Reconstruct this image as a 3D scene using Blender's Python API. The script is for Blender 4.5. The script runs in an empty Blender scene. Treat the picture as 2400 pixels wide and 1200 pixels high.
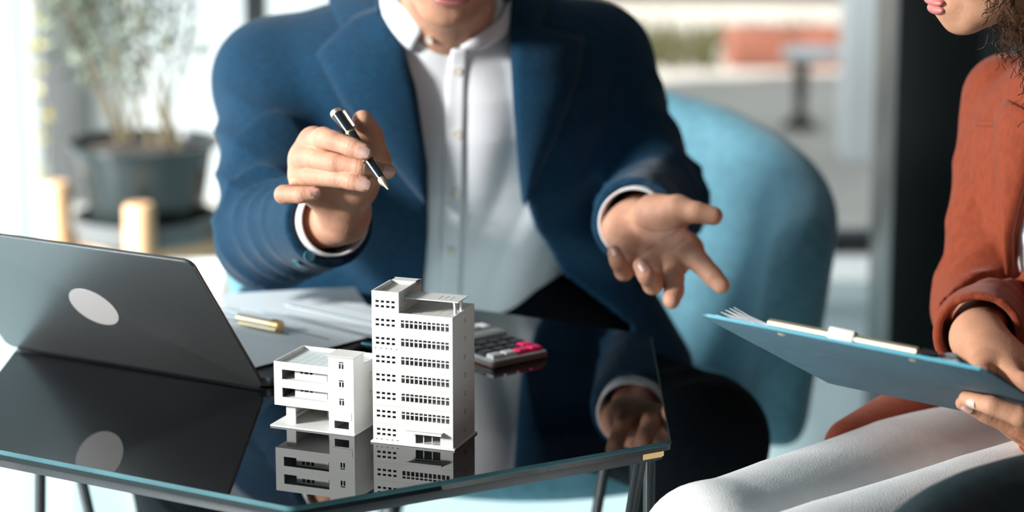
import bpy, bmesh, math, random
import numpy as np
from mathutils import Matrix, Vector

random.seed(7); RNG = np.random.default_rng(7)
sc = bpy.context.scene
C = sc.collection

# ------------------------------------------------------------------ camera, world, lights, exposure
FPX = 6000.0; PITCH = math.radians(13.0); CAMZ = 1.41; TZ = 0.65
cam_d = bpy.data.cameras.new('camera'); cam = bpy.data.objects.new('camera', cam_d); C.objects.link(cam)
cam.location = (0, 0, CAMZ); cam.rotation_euler = (math.pi/2 - PITCH, 0, 0)
cam_d.sensor_width = 36.0; cam_d.lens = 36.0*FPX/2400.0; cam_d.clip_start = 0.05; cam_d.clip_end = 200
cam_d.dof.use_dof = True; cam_d.dof.focus_distance = 2.58; cam_d.dof.aperture_fstop = 2.9
sc.camera = cam
sc.view_settings.view_transform = 'Standard'; sc.view_settings.look = 'None'
sc.view_settings.gamma = 1.0; sc.view_settings.use_curve_mapping = False
sc.view_settings.exposure = 0.0

wd = bpy.data.worlds.new('world'); sc.world = wd; wd.use_nodes = True
wn = wd.node_tree.nodes; wl = wd.node_tree.links
bg = wn['Background']; bg.inputs['Color'].default_value = (0.80, 0.92, 1.0, 1); bg.inputs['Strength'].default_value = 0.8

def light(name, kind, loc, target, energy, color, **kw):
    d = bpy.data.lights.new(name, kind); o = bpy.data.objects.new(name, d); C.objects.link(o)
    o.location = loc
    o.rotation_euler = (Vector(target) - Vector(loc)).to_track_quat('-Z', 'Y').to_euler()
    d.energy = energy; d.color = color
    for k, v in kw.items(): setattr(d, k, v)
    return o
# open sky and the broad side window on the left are outside the picture; the area lights stand outside that window's glass
light('sun_offscreen', 'SUN', (-6, 1.4, 5.6), (0, 5.2, 1.9), 14.0, (1.0, 0.97, 0.92), angle=math.radians(1.0))
light('window_key_offscreen', 'AREA', (-4.05, 0.95, 2.28), (-0.1, 2.8, 0.8), 480, (1.0, 0.97, 0.93), shape='RECTANGLE', size=0.9, size_y=0.6)
light('window_left_offscreen', 'AREA', (-4.1, 3.9, 1.5), (0, 3.5, 0.9), 95, (0.86, 0.95, 1.0), shape='RECTANGLE', size=2.4, size_y=1.9)

# ------------------------------------------------------------------ photograph ray helpers (all results are plain world points)
cp, sp_ = math.cos(PITCH), math.sin(PITCH)
CAM = np.array([0, 0, CAMZ])
def ray(px, py):
    x = (px-1200)/FPX; y = (600-py)/FPX
    return np.array([x, cp + y*sp_, -sp_ + y*cp])
def at(px, py, Y):
    r = ray(px, py); return CAM + r*(Y/r[1])
def on(px, py, z=TZ):
    r = ray(px, py); return CAM + r*((z-CAMZ)/r[2])
def raycast(px, py, fn, start=1.6, end=4.5):
    r = ray(px, py); r = r/np.linalg.norm(r); t = start; near = (1e9, start)
    for _ in range(160):
        d = float(fn((CAM + r*t)[None, :].astype(np.float32))[0])
        near = min(near, (d, t))
        if d < 3e-4: break
        t += max(d*0.7, 2e-4)
        if t > end: t = near[1]; break          # a miss keeps the point closest to the surface
    return CAM + r*t
def grad(p, fn, e=2e-3):
    g = np.zeros(3)
    for i in range(3):
        q = np.zeros(3); q[i] = e
        g[i] = float(fn((p+q)[None].astype(np.float32))[0] - fn((p-q)[None].astype(np.float32))[0])
    n = np.linalg.norm(g); return g/n if n > 0 else np.array([0, -1., 0])

# ------------------------------------------------------------------ materials
MATS = {}
def mat(name, col, rough=0.5, metal=0.0, noise=0.0, nscale=40, bump=0.0, bscale=200, sss=0.0, spec=0.5, coat=0.0,
        sheen=0.0, col2=None, stretch=None, ior=1.5, emit=None):
    if name in MATS: return MATS[name]
    m = bpy.data.materials.new(name); m.use_nodes = True; MATS[name] = m
    n = m.node_tree.nodes; l = m.node_tree.links; b = n['Principled BSDF']
    b.inputs['Base Color'].default_value = (*col, 1); b.inputs['Roughness'].default_value = rough
    b.inputs['Metallic'].default_value = metal; b.inputs['Specular IOR Level'].default_value = spec
    b.inputs['IOR'].default_value = ior
    b.inputs['Coat Weight'].default_value = coat; b.inputs['Sheen Weight'].default_value = sheen
    if sss:
        b.inputs['Subsurface Weight'].default_value = sss
        b.inputs['Subsurface Radius'].default_value = (0.012, 0.004, 0.002); b.inputs['Subsurface Scale'].default_value = 0.6
    tc = n.new('ShaderNodeTexCoord'); src = tc.outputs['Object']
    if stretch:
        mp = n.new('ShaderNodeMapping'); mp.inputs['Scale'].default_value = stretch
        l.new(src, mp.inputs['Vector']); src = mp.outputs['Vector']
    if noise:
        t = n.new('ShaderNodeTexNoise'); t.inputs['Scale'].default_value = nscale; t.inputs['Detail'].default_value = 5
        l.new(src, t.inputs['Vector'])
        r = n.new('ShaderNodeValToRGB')
        c2 = col2 if col2 else tuple(min(1, c*(1+noise)) for c in col)
        c1 = tuple(c*(1-noise) for c in col) if not col2 else col
        r.color_ramp.elements[0].position = 0.35; r.color_ramp.elements[1].position = 0.65
        r.color_ramp.elements[0].color = (*c1, 1); r.color_ramp.elements[1].color = (*c2, 1)
        l.new(t.outputs['Fac'], r.inputs['Fac']); l.new(r.outputs['Color'], b.inputs['Base Color'])
    if bump:
        t2 = n.new('ShaderNodeTexNoise'); t2.inputs['Scale'].default_value = bscale; t2.inputs['Detail'].default_value = 3
        l.new(src, t2.inputs['Vector'])
        bp = n.new('ShaderNodeBump'); bp.inputs['Strength'].default_value = bump; bp.inputs['Distance'].default_value = 0.002
        l.new(t2.outputs['Fac'], bp.inputs['Height']); l.new(bp.outputs['Normal'], b.inputs['Normal'])
    if emit:
        b.inputs['Emission Color'].default_value = (*col, 1); b.inputs['Emission Strength'].default_value = emit
    return m
def glass_mat(name, tint=(0.97, 0.99, 1.0)):
    m = bpy.data.materials.new(name); m.use_nodes = True; n = m.node_tree.nodes; l = m.node_tree.links
    n.remove(n['Principled BSDF']); out = n['Material Output']
    tr = n.new('ShaderNodeBsdfTransparent'); tr.inputs[0].default_value = (*tint, 1)
    gl = n.new('ShaderNodeBsdfGlossy'); gl.inputs['Roughness'].default_value = 0.02
    lw_ = n.new('ShaderNodeLayerWeight'); pw = n.new('ShaderNodeMath'); pw.operation = 'POWER'; pw.inputs[1].default_value = 5
    ma = n.new('ShaderNodeMath'); ma.operation = 'MULTIPLY_ADD'; ma.inputs[1].default_value = 0.7; ma.inputs[2].default_value = 0.035
    l.new(lw_.outputs['Facing'], pw.inputs[0]); l.new(pw.outputs[0], ma.inputs[0])
    mx = n.new('ShaderNodeMixShader'); l.new(ma.outputs[0], mx.inputs[0]); l.new(tr.outputs[0], mx.inputs[1]); l.new(gl.outputs[0], mx.inputs[2])
    l.new(mx.outputs[0], out.inputs['Surface']); MATS[name] = m; return m

SKIN_M = mat('skin_man', (0.575, 0.295, 0.195), 0.55, spec=0.3, noise=0.14, nscale=38, bump=0.25, bscale=320, sss=0.12)
SKIN_PALM = SKIN_M
SKIN_W = mat('skin_woman', (0.52, 0.255, 0.155), 0.55, spec=0.3, noise=0.10, nscale=38, bump=0.2, bscale=320, sss=0.12)
NAIL = mat('nail', (0.72, 0.43, 0.36), 0.25, coat=0.3)
LIPS_M = mat('lips', (0.50, 0.16, 0.15), 0.35)
NAVY = mat('navy_wool', (0.002, 0.036, 0.080), 0.85, noise=0.22, nscale=140, bump=0.5, bscale=500, sheen=0.12, stretch=(1, 1, 2.2), spec=0.2)
NAVY2 = mat('navy_button', (0.05, 0.16, 0.22), 0.3)
SHIRT = mat('white_cotton', (0.80, 0.80, 0.83), 0.8, bump=0.2, bscale=420, sheen=0.1)
PEARL = mat('pearl_button', (0.72, 0.66, 0.58), 0.3)
BLACKT = mat('black_trousers', (0.003, 0.005, 0.007), 0.9, noise=0.3, nscale=200, bump=0.3, bscale=500, spec=0.1)
RUST = mat('rust_twill', (0.24, 0.040, 0.012), 0.78, noise=0.12, nscale=160, bump=0.5, bscale=700, sheen=0.12, stretch=(1, 1, 0.5), spec=0.25)
WHITET = mat('white_trousers', (0.78, 0.77, 0.76), 0.8, noise=0.03, nscale=30, bump=0.25, bscale=500)
HAIR_D = mat('black_hair', (0.012, 0.009, 0.008), 0.5)
HAIR_W = mat('brown_curls', (0.055, 0.024, 0.012), 0.75, noise=0.5, nscale=30, spec=0.12)
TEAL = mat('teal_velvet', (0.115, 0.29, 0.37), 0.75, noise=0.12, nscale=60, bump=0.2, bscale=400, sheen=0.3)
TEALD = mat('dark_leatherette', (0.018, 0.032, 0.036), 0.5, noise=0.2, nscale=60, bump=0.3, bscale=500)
STEELD = mat('black_metal', (0.012, 0.013, 0.015), 0.35, metal=0.0, spec=0.6)
RIMM = mat('table_frame_metal', (0.030, 0.030, 0.034), 0.42, noise=0.15, nscale=50)
GLASSB = mat('black_glass', (0.0015, 0.002, 0.003), 0.012, spec=0.5, ior=1.5)
GLASSE = mat('glass_edge', (0.06, 0.15, 0.17), 0.6, noise=0.2, nscale=12, spec=0.15)
GOLD = mat('gold', (0.80, 0.54, 0.25), 0.36, metal=1.0)
GOLDP = mat('pale_gold', (0.74, 0.64, 0.47), 0.48, metal=1.0)
PENB = mat('black_lacquer', (0.004, 0.010, 0.013), 0.08, coat=1.0)
ALU = mat('grey_aluminium', (0.20, 0.205, 0.21), 0.40, metal=0.85, noise=0.03, nscale=300)
OVALM = mat('oval_badge', (0.60, 0.55, 0.54), 0.35, metal=0.2)
KEYB = mat('laptop_keys', (0.01, 0.01, 0.011), 0.5)
SCREEN = mat('dark_screen', (0.01, 0.012, 0.015), 0.1)
MODEL = mat('model_plastic', (0.67, 0.662, 0.638), 0.55, noise=0.015, nscale=30)
MODELR = mat('model_roof', (0.60, 0.59, 0.56), 0.6, noise=0.06, nscale=60)
MODELB = mat('model_roof_blue', (0.62, 0.68, 0.69), 0.5, noise=0.05, nscale=60)
PAPER = mat('paper', (0.84, 0.91, 0.94), 0.7, noise=0.02, nscale=10)
PAPERW = mat('white_paper', (0.85, 0.85, 0.87), 0.7)
INKSHADE = mat('ink_and_shade_grey', (0.20, 0.29, 0.32), 0.7)
KEYK = mat('black_key', (0.012, 0.012, 0.015), 0.35)
KEYW = mat('grey_white_key', (0.62, 0.61, 0.60), 0.4)
KEYP = mat('pink_key', (0.75, 0.02, 0.12), 0.35)
CALB = mat('calculator_shell', (0.36, 0.42, 0.44), 0.35)
CALBR = mat('calculator_edge', (0.20, 0.13, 0.11), 0.4)
BOARD = mat('blue_board', (0.06, 0.13, 0.175), 0.55, noise=0.18, nscale=90, bump=0.3, bscale=400, stretch=(1, 3, 1))
BOARDE = mat('teal_edge', (0.02, 0.25, 0.34), 0.4)
POT = mat('dark_pot', (0.020, 0.026, 0.026), 0.28, noise=0.15, nscale=12)
SOIL = mat('soil', (0.035, 0.025, 0.018), 0.95, noise=0.4, nscale=60)
WOOD = mat('pale_wood', (0.70, 0.42, 0.23), 0.5, noise=0.15, nscale=14, stretch=(6, 6, 0.7))
STEM = mat('stem', (0.13, 0.10, 0.055), 0.8, noise=0.2, nscale=40)
LEAF = mat('grey_green_leaf', (0.13, 0.15, 0.105), 0.6, noise=0.35, nscale=8)
LEAFY = mat('yellow_leaf', (0.60, 0.46, 0.10), 0.6, noise=0.3, nscale=8)
PLASTW = mat('white_plaster', (0.85, 0.86, 0.86), 0.8, noise=0.02, nscale=4)
GREYC = mat('grey_concrete', (0.10, 0.098, 0.095), 0.8, noise=0.1, nscale=6)
FRAMEB = mat('black_frame', (0.010, 0.012, 0.013), 0.4)
FRAMEG = mat('grey_frame', (0.14, 0.16, 0.165), 0.45)
PILLB = mat('black_panel', (0.004, 0.005, 0.0055), 0.35)
FLOORM = mat('glossy_floor', (0.30, 0.42, 0.44), 0.18, noise=0.06, nscale=3)
CEILM = mat('ceiling_paint', (0.16, 0.165, 0.17), 0.9)
WALLD = mat('dark_wall', (0.05, 0.055, 0.06), 0.8)
WALLF = mat('front_wall', (0.12, 0.12, 0.12), 0.9)
PAVE = mat('pale_paving', (0.60, 0.54, 0.475), 0.9, noise=0.06, nscale=2)
GRASS = mat('olive_grass', (0.075, 0.07, 0.025), 0.9, noise=0.4, nscale=6)
HEDGEY = mat('yellow_shrub', (0.42, 0.36, 0.10), 0.8, noise=0.4, nscale=8)
BRICKR = mat('terracotta', (0.22, 0.075, 0.045), 0.8, noise=0.25, nscale=8)
CARW = mat('car_paint', (0.62, 0.64, 0.67), 0.3, coat=0.5)
TYRE = mat('tyre', (0.03, 0.03, 0.03), 0.8)
GLASS = glass_mat('window_glass')

# ------------------------------------------------------------------ object helpers
def tag(o, label=None, cat=None, group=None, kind=None):
    if label: o['label'] = label
    if cat: o['category'] = cat
    if group: o['group'] = group
    if kind: o['kind'] = kind
    return o
def meshobj(name, V, F, m, parent=None, smooth=False, local=False):
    me = bpy.data.meshes.new(name)
    V = np.asarray(V, dtype=float)
    if parent is not None and not local: V = V - np.array(parent.location)
    me.from_pydata(V.tolist(), [], [list(map(int, f)) for f in F])
    me.update()
    if smooth: me.polygons.foreach_set('use_smooth', [True]*len(me.polygons))
    o = bpy.data.objects.new(name, me); C.objects.link(o)
    if m is not None: me.materials.append(m)
    if parent is not None: o.parent = parent
    return o
def fastmesh(name, V, Q, m, parent=None):
    """numpy quads -> smooth mesh object in world coordinates"""
    me = bpy.data.meshes.new(name)
    V = np.asarray(V, np.float32)
    if parent is not None: V = V - np.array(parent.location, np.float32)
    Q = np.asarray(Q, np.int32)
    me.vertices.add(len(V)); me.vertices.foreach_set('co', V.ravel())
    me.loops.add(Q.size); me.loops.foreach_set('vertex_index', Q.ravel())
    me.polygons.add(len(Q)); me.polygons.foreach_set('loop_start', np.arange(0, Q.size, 4, dtype=np.int32))
    me.polygons.foreach_set('loop_total', np.full(len(Q), 4, np.int32))
    me.polygons.foreach_set('use_smooth', np.ones(len(Q), bool))
    me.update(calc_edges=True); me.validate()
    o = bpy.data.objects.new(name, me); C.objects.link(o); me.materials.append(m)
    if parent is not None: o.parent = parent
    return o
def empty(name, loc=(0, 0, 0), rz=0.0):
    o = bpy.data.objects.new(name, None); C.objects.link(o); o.location = Vector(loc); o.rotation_euler = (0, 0, rz)
    o.empty_display_size = 0.05
    return o
BOXF = [(0, 3, 2, 1), (4, 5, 6, 7), (0, 1, 5, 4), (1, 2, 6, 5), (2, 3, 7, 6), (3, 0, 4, 7)]
class MB:
    def __init__(s): s.V = []; s.F = []
    def add(s, V, F):
        o = len(s.V); s.V += [tuple(map(float, v)) for v in V]; s.F += [tuple(int(i)+o for i in f) for f in F]; return s
    def box(s, x0, x1, y0, y1, z0, z1):
        return s.add([(x0, y0, z0), (x1, y0, z0), (x1, y1, z0), (x0, y1, z0), (x0, y0, z1), (x1, y0, z1), (x1, y1, z1), (x0, y1, z1)], BOXF)
    def obox(s, c, ax, ay, az):
        c, ax, ay, az = map(np.asarray, (c, ax, ay, az))
        return s.add([c-ax-ay-az, c+ax-ay-az, c+ax+ay-az, c-ax+ay-az, c-ax-ay+az, c+ax-ay+az, c+ax+ay+az, c-ax+ay+az], BOXF)
    def tube(s, pts, rad, n=12, cap=True):
        pts = [np.asarray(p, float) for p in pts]; rad = rad if hasattr(rad, '__len__') else [rad]*len(pts)
        V = []; F = []; up = None
        for i, p in enumerate(pts):
            d = pts[min(i+1, len(pts)-1)] - pts[max(i-1, 0)]; d = d/(np.linalg.norm(d)+1e-12)
            if up is None: up = np.array([0, 0, 1.]) if abs(d[2]) < .9 else np.array([1., 0, 0])
            a = np.cross(d, up); a /= np.linalg.norm(a)+1e-12; b = np.cross(a, d); up = b
            for k in range(n):
                t = 2*math.pi*k/n; V.append(p + rad[i]*(a*math.cos(t) + b*math.sin(t)))
        for i in range(len(pts)-1):
            for k in range(n):
                F.append((i*n+k, i*n+(k+1) % n, (i+1)*n+(k+1) % n, (i+1)*n+k))
        if cap: F.append(tuple(range(n-1, -1, -1))); F.append(tuple(range((len(pts)-1)*n, len(pts)*n)))
        return s.add(V, F)
    def lathe(s, prof, c=(0, 0, 0), n=32):
        V = []; F = []
        for r, z in prof:
            for k in range(n): V.append((c[0]+r*math.cos(2*math.pi*k/n), c[1]+r*math.sin(2*math.pi*k/n), c[2]+z))
        for i in range(len(prof)-1):
            for k in range(n): F.append((i*n+k, i*n+(k+1) % n, (i+1)*n+(k+1) % n, (i+1)*n+k))
        return s.add(V, F)
    def prism(s, poly, z0, z1):
        n = len(poly); V = [(x, y, z0) for x, y in poly] + [(x, y, z1) for x, y in poly]
        F = [tuple(range(n-1, -1, -1)), tuple(range(n, 2*n))] + [(i, (i+1) % n, n+(i+1) % n, n+i) for i in range(n)]
        return s.add(V, F)
    def build(s, name, m, parent=None, smooth=False, local=False, bevel=0.0, seg=2):
        o = meshobj(name, s.V, s.F, m, parent, smooth, local)
        if bevel:
            bm = bmesh.new(); bm.from_mesh(o.data)
            bmesh.ops.bevel(bm, geom=[e for e in bm.edges if len(e.link_faces) == 2 and e.calc_face_angle(0) > 0.6], offset=bevel, segments=seg, affect='EDGES', profile=0.5)
            bm.to_mesh(o.data); bm.free()
        if smooth or bevel:
            o.data.polygons.foreach_set('use_smooth', [True]*len(o.data.polygons))
            o.data.set_sharp_from_angle(angle=math.radians(40))
        return o

# ------------------------------------------------------------------ signed-distance modelling (smooth organic surfaces)
def A(*p): return np.array(p, np.float32)
def rcone(P, a, b, r1, r2):
    a = np.asarray(a, np.float32); b = np.asarray(b, np.float32)
    ba = b-a; l2 = float(ba@ba); rr = r1-r2; a2 = l2-rr*rr; il2 = 1.0/l2
    pa = P-a; y = pa@ba; z = y-l2
    w = pa*l2 - y[:, None]*ba; x2 = np.einsum('ij,ij->i', w, w)
    y2 = y*y*l2; z2 = z*z*l2; k = np.sign(rr)*rr*rr*x2
    d = (np.sqrt(np.maximum(x2*a2*il2, 0)) + y*rr)*il2 - r1
    d = np.where(np.sign(y)*a2*y2 < k, np.sqrt(x2+y2)*il2 - r1, d)
    d = np.where(np.sign(z)*a2*z2 > k, np.sqrt(x2+z2)*il2 - r2, d)
    return d
def sph(P, c, r): return np.linalg.norm(P-np.asarray(c, np.float32), axis=1) - r
def ell(P, c, r):
    r = np.asarray(r, np.float32); q = P-np.asarray(c, np.float32)
    k0 = np.linalg.norm(q/r, axis=1); k1 = np.linalg.norm(q/(r*r), axis=1)
    return k0*(k0-1)/np.maximum(k1, 1e-6)
def smin(a, b, k):
    h = np.clip(.5+.5*(b-a)/k, 0, 1); return b*(1-h)+a*h-k*h*(1-h)
def smax(a, b, k): return -smin(-a, -b, k)
def rbox(P, h, r):
    q = np.abs(P)-np.asarray(h, np.float32)+r
    return np.linalg.norm(np.maximum(q, 0), axis=1)+np.minimum(q.max(1), 0)-r
def chain(P, pts, rad, k=0.004):
    d = None
    for i in range(len(pts)-1):
        e = rcone(P, pts[i], pts[i+1], rad[i], rad[i+1]); d = e if d is None else smin(d, e, k)
    return d
def surf(fn, lo, hi, step):
    lo = np.asarray(lo, np.float32); hi = np.asarray(hi, np.float32)
    nb = np.ceil((hi-lo)/(4*step)).astype(int)+1
    bi = np.stack(np.meshgrid(*[np.arange(n) for n in nb], indexing='ij'), -1).reshape(-1, 3)
    cen = lo + (bi*4+1.5)*step
    dc = np.concatenate([fn(c.astype(np.float32)) for c in np.array_split(cen, max(1, len(cen)//400000+1))])
    D = np.repeat(np.repeat(np.repeat(dc.reshape(nb), 4, 0), 4, 1), 4, 2).astype(np.float32)
    act = bi[np.abs(dc) < 8*step]
    off = np.stack(np.meshgrid(*[np.arange(4)]*3, indexing='ij'), -1).reshape(-1, 3)
    for blk in np.array_split(act, max(1, len(act)//8000+1)):
        if len(blk) == 0: continue
        ii = (blk[:, None, :]*4+off[None]).reshape(-1, 3)
        D[ii[:, 0], ii[:, 1], ii[:, 2]] = fn((lo+ii*step).astype(np.float32))
    S = D < 0
    nx, ny, nz = D.shape
    cnt = np.zeros((nx-1, ny-1, nz-1), np.int8)
    for dx in (0, 1):
        for dy in (0, 1):
            for dz in (0, 1): cnt += S[dx:nx-1+dx, dy:ny-1+dy, dz:nz-1+dz]
    cells = np.argwhere((cnt > 0) & (cnt < 8))
    idx = np.full(cnt.shape, -1, np.int32); idx[tuple(cells.T)] = np.arange(len(cells))
    acc = np.zeros((len(cells), 3), np.float32); num = np.zeros(len(cells), np.float32)
    co = [(a, b, c) for a in (0, 1) for b in (0, 1) for c in (0, 1)]
    val = {o: D[cells[:, 0]+o[0], cells[:, 1]+o[1], cells[:, 2]+o[2]] for o in co}
    for o in co:
        for ax in range(3):
            if o[ax] == 0:
                o2 = list(o); o2[ax] = 1; o2 = tuple(o2)
                a, b = val[o], val[o2]; m = (a < 0) != (b < 0)
                t = np.where(m, a/np.where(m, a-b, 1), 0)
                p = np.tile(np.array(o, np.float32), (len(cells), 1)); p[:, ax] = t
                acc += p*m[:, None]; num += m
    V = lo + (cells + acc/num[:, None])*step
    Q = []
    for ax in range(3):
        sl0 = [slice(None)]*3; sl1 = [slice(None)]*3; sl0[ax] = slice(0, -1); sl1[ax] = slice(1, None)
        s0 = S[tuple(sl0)]; ch = s0 != S[tuple(sl1)]
        e = np.argwhere(ch)
        u, v = (ax+1) % 3, (ax+2) % 3
        e = e[(e[:, u] > 0) & (e[:, v] > 0) & (e[:, u] < D.shape[u]-1) & (e[:, v] < D.shape[v]-1)]
        fl = s0[tuple(e.T)]
        def cell(du, dv):
            q = e.copy(); q[:, u] += du; q[:, v] += dv; return idx[tuple(q.T)]
        q = np.stack([cell(-1, -1), cell(0, -1), cell(0, 0), cell(-1, 0)], 1)
        q[~fl] = q[~fl][:, ::-1]; Q.append(q)
    Q = np.concatenate(Q); Q = Q[(Q >= 0).all(1)]
    return V, Q
def sdf_obj(name, fn, lo, hi, step, m, parent=None):
    V, Q = surf(fn, lo, hi, step); return fastmesh(name, V, Q, m, parent)
def rot(yaw=0, pitch=0, roll=0):
    """columns = local axes in world; local x right, -y face forward, z up"""
    return np.array(Matrix.Rotation(yaw, 3, 'Z') @ Matrix.Rotation(pitch, 3, 'X') @ Matrix.Rotation(roll, 3, 'Y'))

# ================================================================== the setting
def struct(name, mb, m, label=None, **kw):
    o = mb.build(name, m, **kw); o['kind'] = 'structure'
    if label: o['label'] = label
    return o
GY = 5.92          # glass line of the back wall
struct('floor', MB().box(-3.6, 3.2, -2.6, GY+0.25, -0.1, 0.0), FLOORM, 'glossy grey-teal floor')
struct('ceiling', MB().box(-3.6, 3.2, -2.6, GY+0.3, 2.7, 2.8), CEILM, 'plain ceiling above the office')
struct('wall_right', MB().box(3.2, 3.35, -2.6, GY+0.3, 0, 2.7), WALLD, 'dark wall at the side of the office')
struct('wall_front', MB().box(-3.6, 3.2, -2.75, -2.6, 0, 2.7), WALLF, 'grey wall facing the glass front')
# left wall: piers, sill and header around a broad window
wl_ = MB().box(-3.75, -3.6, -2.6, -1.6, 0, 2.7).box(-3.75, -3.6, 5.9, GY+0.3, 0, 2.7).box(-3.75, -3.6, -1.6, 5.9, 2.64, 2.7).box(-3.75, -3.6, -1.6, 5.9, 0, 0.15)
struct('wall_left', wl_, PLASTW, 'white side wall around a broad window')
w1 = MB()
for y in (-1.6, 0.27, 2.15, 4.02, 5.86): w1.box(-3.72, -3.64, y, y+0.04, 0.15, 2.64)
w1.box(-3.72, -3.64, -1.6, 5.9, 0.15, 0.19).box(-3.72, -3.64, -1.6, 5.9, 2.60, 2.64)
win1 = struct('window_1', w1, FRAMEB, 'broad black framed side window')
for y0, y1 in ((-1.56, .27), (.31, 2.15), (2.19, 4.02), (4.06, 5.86)):
    MB().box(-3.685, -3.679, y0, y1, 0.19, 2.60).build('pane', GLASS, win1)
# back wall: glazed front with mullions, low white plinth, header
struct('wall_back', MB().box(-3.6, 3.2, GY-0.06, GY+0.2, 2.25, 2.7), FRAMEB, 'dark header above the glazed front')
struct('baseboard_back', MB().box(-3.6, 0.86, GY-0.07, GY+0.07, 0, 0.055), PLASTW, 'white sill strip under the glazed front')
w2 = MB().box(-3.6, 0.86, GY-0.03, GY+0.03, 0.055, 0.105).box(-3.6, 0.86, GY-0.03, GY+0.03, 2.2, 2.25)
xs = (-3.6, -2.5, -0.62, 0.80)
for x in (xs[0], xs[2]): w2.box(x, x+0.05, GY-0.03, GY+0.03, 0.105, 2.2)
win2 = struct('window_2', w2, FRAMEB, 'black framed floor to ceiling glazing behind the man')
for a, b in ((-3.55, -0.62), (-0.57, 0.86)):
    MB().box(a, b, GY-0.004, GY+0.004, 0.105, 2.2).build('pane', GLASS, win2)
# grey jamb and black pillar at the side of the glazing
a = on(2050, 700, 0)
struct('trim_1', MB().box(0.855, 0.97, GY-0.35, GY+0.05, 0, 2.25), FRAMEG, 'grey metal jamb beside the glazing', bevel=0.004)
struct('trim_2', MB().box(0.675, 0.822, 4.45, 4.72, 0, 2.7), PILLB, 'black clad pillar behind the woman', bevel=0.004)
struct('wall_partition', MB().box(0.97, 3.2, GY-0.2, GY, 0, 2.25), FRAMEG, 'grey partition beyond the black pillar')

# ================================================================== hexagonal glass table
HC = np.array([-0.203, 2.677]); HS = 0.421
def hexpts(r, rc=0.010, n=4, yaw=math.radians(-90.3)):
    out = []
    for k in range(6):
        a = yaw + k*math.pi/3
        P = HC + r*np.array([math.cos(a), math.sin(a)])
        for j in range(n+1):
            b = a + (j/n-.5)*math.pi/3
            out.append(tuple(P - rc/math.cos(math.pi/6)*np.array([math.cos(a), math.sin(a)]) + rc*np.array([math.cos(b), math.sin(b)])))
    return out
table = empty('glass_table', (HC[0], HC[1], 0))
tag(table, 'low hexagonal table with a glossy black glass top on thin metal legs', 'table')
P0 = hexpts(HS); P1 = hexpts(HS-0.0022)
MB().prism(P1, TZ-0.002, TZ).build('glass_top', GLASSB, table)
n = len(P0); mb = MB()
mb.add([(x, y, TZ-0.0001) for x, y in P1]+[(x, y, TZ-0.003) for x, y in P0]+[(x, y, TZ-0.0042) for x, y in P0], [(i, i+n, (i+1) % n+n, (i+1) % n) for i in range(n)]+[(i+n, i+2*n, (i+1) % n+2*n, (i+1) % n+n) for i in range(n)])
mb.build('bevelled_edge', GLASSE, table, smooth=False)
MB().prism(hexpts(HS-0.0008), TZ-0.0092, TZ-0.0042).build('glass_side', GLASSB, table)
MB().prism(hexpts(HS-0.010), TZ-0.021, TZ-0.0095).build('frame_rim', RIMM, table, bevel=0.0008)
vt = [HC+(HS-0.03)*np.array([math.cos(math.radians(-90.3+60*k)), math.sin(math.radians(-90.3+60*k))]) for k in range(6)]
for k in range(6):
    a = math.radians(-90.3+60*k); out = np.array([math.cos(a), math.sin(a)]); tn = np.array([-out[1], out[0]])
    for s in (-1, 1):
        top = vt[k] + tn*s*0.010; bot = vt[k] - out*0.05 + tn*s*0.115
        MB().tube([(top[0], top[1], TZ-0.020), (bot[0], bot[1], 0.006)], 0.0065, 10).build('leg', STEELD, table, smooth=True)
    bx = MB()
    for sgn in (-1, 1):                        # worn brass plates wrapped round the rim corner
        ea = a+sgn*math.radians(60); et = np.array([math.cos(ea), math.sin(ea)])*-1; en = np.array([math.cos(a+sgn*math.radians(30)), math.sin(a+sgn*math.radians(30))])
        et = et-(et@en)*en; et /= np.linalg.norm(et); et = et if et@out < 0 else -et
        cpt = HC+out*(HS-.010)+et*.0128+en*.0004
        bx.obox((*cpt, TZ-.0135), (*(et*.0115), 0), (*(en*.0008), 0), (0, 0, .0040))
    bx.build('corner_plate', GOLD, table)

# ================================================================== laptop
LL = np.array([*on(20, 815)[:2], TZ]); LR = np.array([*on(622, 915)[:2], TZ])
u = LR-LL; LW = float(np.linalg.norm(u)); u /= LW
pv = np.array([u[1], -u[0], 0])            # toward the camera side
if pv[1] > 0: pv = -pv
def proj(p):
    x, y, z = p; z -= CAMZ; d = y*cp - z*sp_; v = y*sp_ + z*cp
    return np.array([1200+FPX*x/d, 600-FPX*v/d])
best = None
for b in np.linspace(30, 85, 111):
    for h in np.linspace(.20, .25, 26):
        t = LR + h*(math.cos(math.radians(b))*pv + np.array([0, 0, math.sin(math.radians(b))]))
        e = np.linalg.norm(proj(t)-np.array([450, 618]))
        if best is None or e < best[0]: best = (e, b, h)
LB, LH = math.radians(best[1]), best[2]
print('LAPTOP', LW, best)
wv = math.cos(LB)*pv + np.array([0, 0, math.sin(LB)]); nv = np.cross(u, wv); 
if nv[1] > 0: nv = -nv                       # outward = toward camera
laptop = empty('laptop', (LL+LR)/2); tag(laptop, 'open grey aluminium laptop with an oval badge on its lid', 'laptop')
def rrect(w, h, r, n=6):
    o = []
    for cx, cy, a0 in ((w-r, h-r, 0), (r, h-r, 90), (r, r, 180), (w-r, r, 270)):
        for j in range(n+1):
            t = math.radians(a0+90*j/n); o.append((cx+r*math.cos(t), cy+r*math.sin(t)))
    return o
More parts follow.
